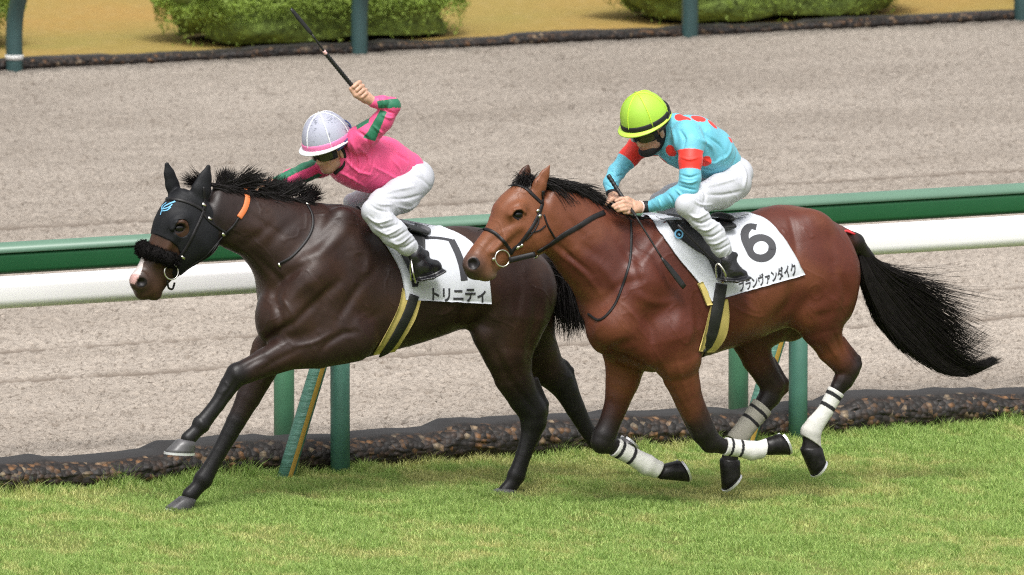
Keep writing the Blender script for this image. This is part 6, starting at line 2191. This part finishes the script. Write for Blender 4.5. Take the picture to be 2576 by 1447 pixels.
    wr = {'plane': .25, 'shirt': [f_((1690, 320), (1700, 360), (1698, 410), 5, .007), f_((1712, 330), (1722, 350), (1716, 375), 5, -.009), f_((1760, 350), (1790, 370), (1800, 410), 6, .007), f_((1775, 340), (1815, 370), (1825, 405), 5, -.006),
            f_((1770, 400), (1795, 410), (1825, 395), 5, .006), f_((1765, 425), (1790, 430), (1820, 420), 4, -.005), f_((1840, 365), (1835, 385), (1815, 410), 4, .005), f_((1655, 385), (1680, 400), (1700, 412), 4, -.005),
            f_((1712, 395), (1735, 402), (1760, 395), 3.5, .004), f_((1712, 440), (1735, 446), (1758, 440), 3.5, -.006), f_((1712, 455), (1735, 460), (1752, 455), 3.5, .007), f_((1708, 468), (1730, 474), (1750, 478), 3.5, -.007),
            f_((1700, 478), (1716, 492), (1725, 500), 3.5, .006), f_((1680, 488), (1690, 502), (1695, 518), 3.5, -.005), f_((1655, 500), (1660, 510), (1662, 524), 3, .004),
            f_((1548, 412), (1570, 425), (1582, 420), 3.5, .005), f_((1536, 430), (1552, 442), (1568, 440), 3.5, -.006), f_((1528, 446), (1542, 456), (1555, 454), 3.5, .005), f_((1525, 465), (1538, 472), (1552, 468), 3, -.004)],
          'breeches': [f_((1770, 470), (1810, 462), (1850, 450), 5, .006), f_((1780, 490), (1820, 490), (1870, 480), 5, -.005), f_((1860, 410), (1875, 440), (1870, 480), 5, .006), f_((1760, 465), (1775, 490), (1770, 515), 4, -.006),
            f_((1740, 500), (1760, 515), (1790, 515), 4, .006), f_((1735, 540), (1755, 548), (1782, 535), 4, .008), f_((1742, 555), (1765, 562), (1795, 548), 4, -.008), f_((1758, 575), (1780, 578), (1808, 562), 4, .007),
            f_((1770, 595), (1792, 596), (1818, 580), 4, -.007), f_((1780, 612), (1802, 612), (1830, 598), 3.5, .006), f_((1795, 630), (1812, 628), (1838, 614), 3.5, -.006)]}
    o = finish(J, root, shirt, breech, boots, paint, fold, wr)
    M_cap = mat('cap_yellow', (0.36, 0.60, 0.055), 0.6, noise=(5, 0.05), bump=(120, 0.3, 0.001))
    hl = J.helmet(root, M_cap, mat('seam_yellow', (0.50, 0.72, 0.05), .6), mat('rim_yellow', (0.48, 0.70, 0.08), .4), M_black, 'hat_band', up=.066)
    J.goggles(root, M_black)
    nk = Sculpt(.0045)
    nk.add(Ell(J.hl(-.03, 0, -.045), (.095, .078, .085), J.R, .02, (0, 0, 0)))
    nk.add(Ell(J.hl(.036, 0, -.095), (.070, .056, .040), J.R, .02, (0, 0, 0)))
    nk.add(Ell(J.hl(.085, 0, -.02), (.066, .075, .056), J.R, .01, (0, 0, 0), sub=True))
    Vn, Qn, _ = nk.mesh(); link('neck_cover', mesh_np('neck_cover', Vn, Qn), M_black, root)
    # cuffs and bead bracelet
    cf = MB()
    a, b = J.p(1633, 520, -.12), J.p(1615, 521, -.115)
    cf.tube([a, a + (b - a) * .5, b], [.0325, .0325, .031], 20)
    cf.build('cuff', M_black, root)
    a, b = J.p(1539, 480, .08), J.p(1541, 491, .07)
    MB().tube([a, a + (b - a) * .5, b], [.035, .0345, .033], 20).build('cuff', M_black, root)
    bead = MB(); c = J.p(1611, 521, -.115); ax = J.p(1620, 521, -.11) - c; ax /= np.linalg.norm(ax)
    u_ = np.cross(ax, (0, 1, 0)); u_ /= np.linalg.norm(u_); v_ = np.cross(ax, u_)
    bead.tube([c + .0305 * (math.cos(t) * u_ + math.sin(t) * v_) for t in np.linspace(0, 2 * math.pi, 29)], [.0035 + .002 * (i % 2) for i in range(29)], 6, up=ax, cap=False)
    bead.build('bracelet', mat('beads', (0.75, 0.55, 0.5), .3), root)
    # whip, held point down along the shoulder
    wr = empty('whip', J.p(1566, 496, -.02), 'black whip pointing down across the bay shoulder, held by the blue jockey', 'whip')
    a = J.p(1530, 441, .02); m1 = J.p(1566, 497, -.06); m2 = J.p(1600, 545, -.22); c = J.p(1664, 648, -.31); d = J.p(1722, 723, -.33)
    def ln(p, q, n): return [p + (q - p) * t for t in np.linspace(0, 1, n)]
    pts = catmull([a, m1, m2], 20)
    MB().tube(pts, [.0115 + .0014 * (i % 3) - .0001 * i for i in range(len(pts))], 10).build('grip', M_whip, wr)
    MB().tube(catmull([m2, c], 8), .0055, 8).build('shaft', M_whip, wr)
    w_ = MB(); L = np.array(ln(c, d, 10)); strap(w_, L, np.tile(np.array([.1, -1, 0.2]), (10, 1)), [.012, .020, .026, .030, .032, .033, .034, .034, .033, .030], .004); w_.build('flap', M_whip, wr)
    return J
CUR = {}
_om = Sculpt.mesh
def _m(self, *a, **k):
    r = _om(self, *a, **k); CUR['Q'] = r[1]; return r
Sculpt.mesh = _m
J2 = jockey_two()
# stirrups and leathers belong to the horses' saddles
def stirrup(root, Yh, tp, bp, iron, lat):
    sad = [c for c in root.children if c.name.split('.')[0] == 'saddle'][0]
    mb = MB(); L = np.array([P(tp[0], tp[1], Yh + lat + .03), P(bp[0], bp[1], Yh + lat)]); L = catmull(L, 6)
    strap(mb, L, np.tile(np.array([0, -1.0, .1]), (len(L), 1)), .014, .004); mb.build('stirrup_leather', M_leather, sad)
    q = MB(); q.tube(catmull([P(x, y, Yh + l) for x, y, l in iron], 6), .0055, 8); q.build('stirrup', M_metal, sad)
stirrup(R2, Y2, (1705, 566), (1803, 664), [(1818, 712, -.375), (1826, 696, -.40), (1818, 676, -.40), (1805, 663, -.375), (1801, 676, -.34), (1804, 705, -.32)], -.36)
stirrup(R1, Y1, (985, 590), (1036, 655), [(1046, 712, -.40), (1040, 690, -.42), (1036, 668, -.40), (1034, 656, -.375), (1032, 672, -.34), (1034, 706, -.33)], -.365)
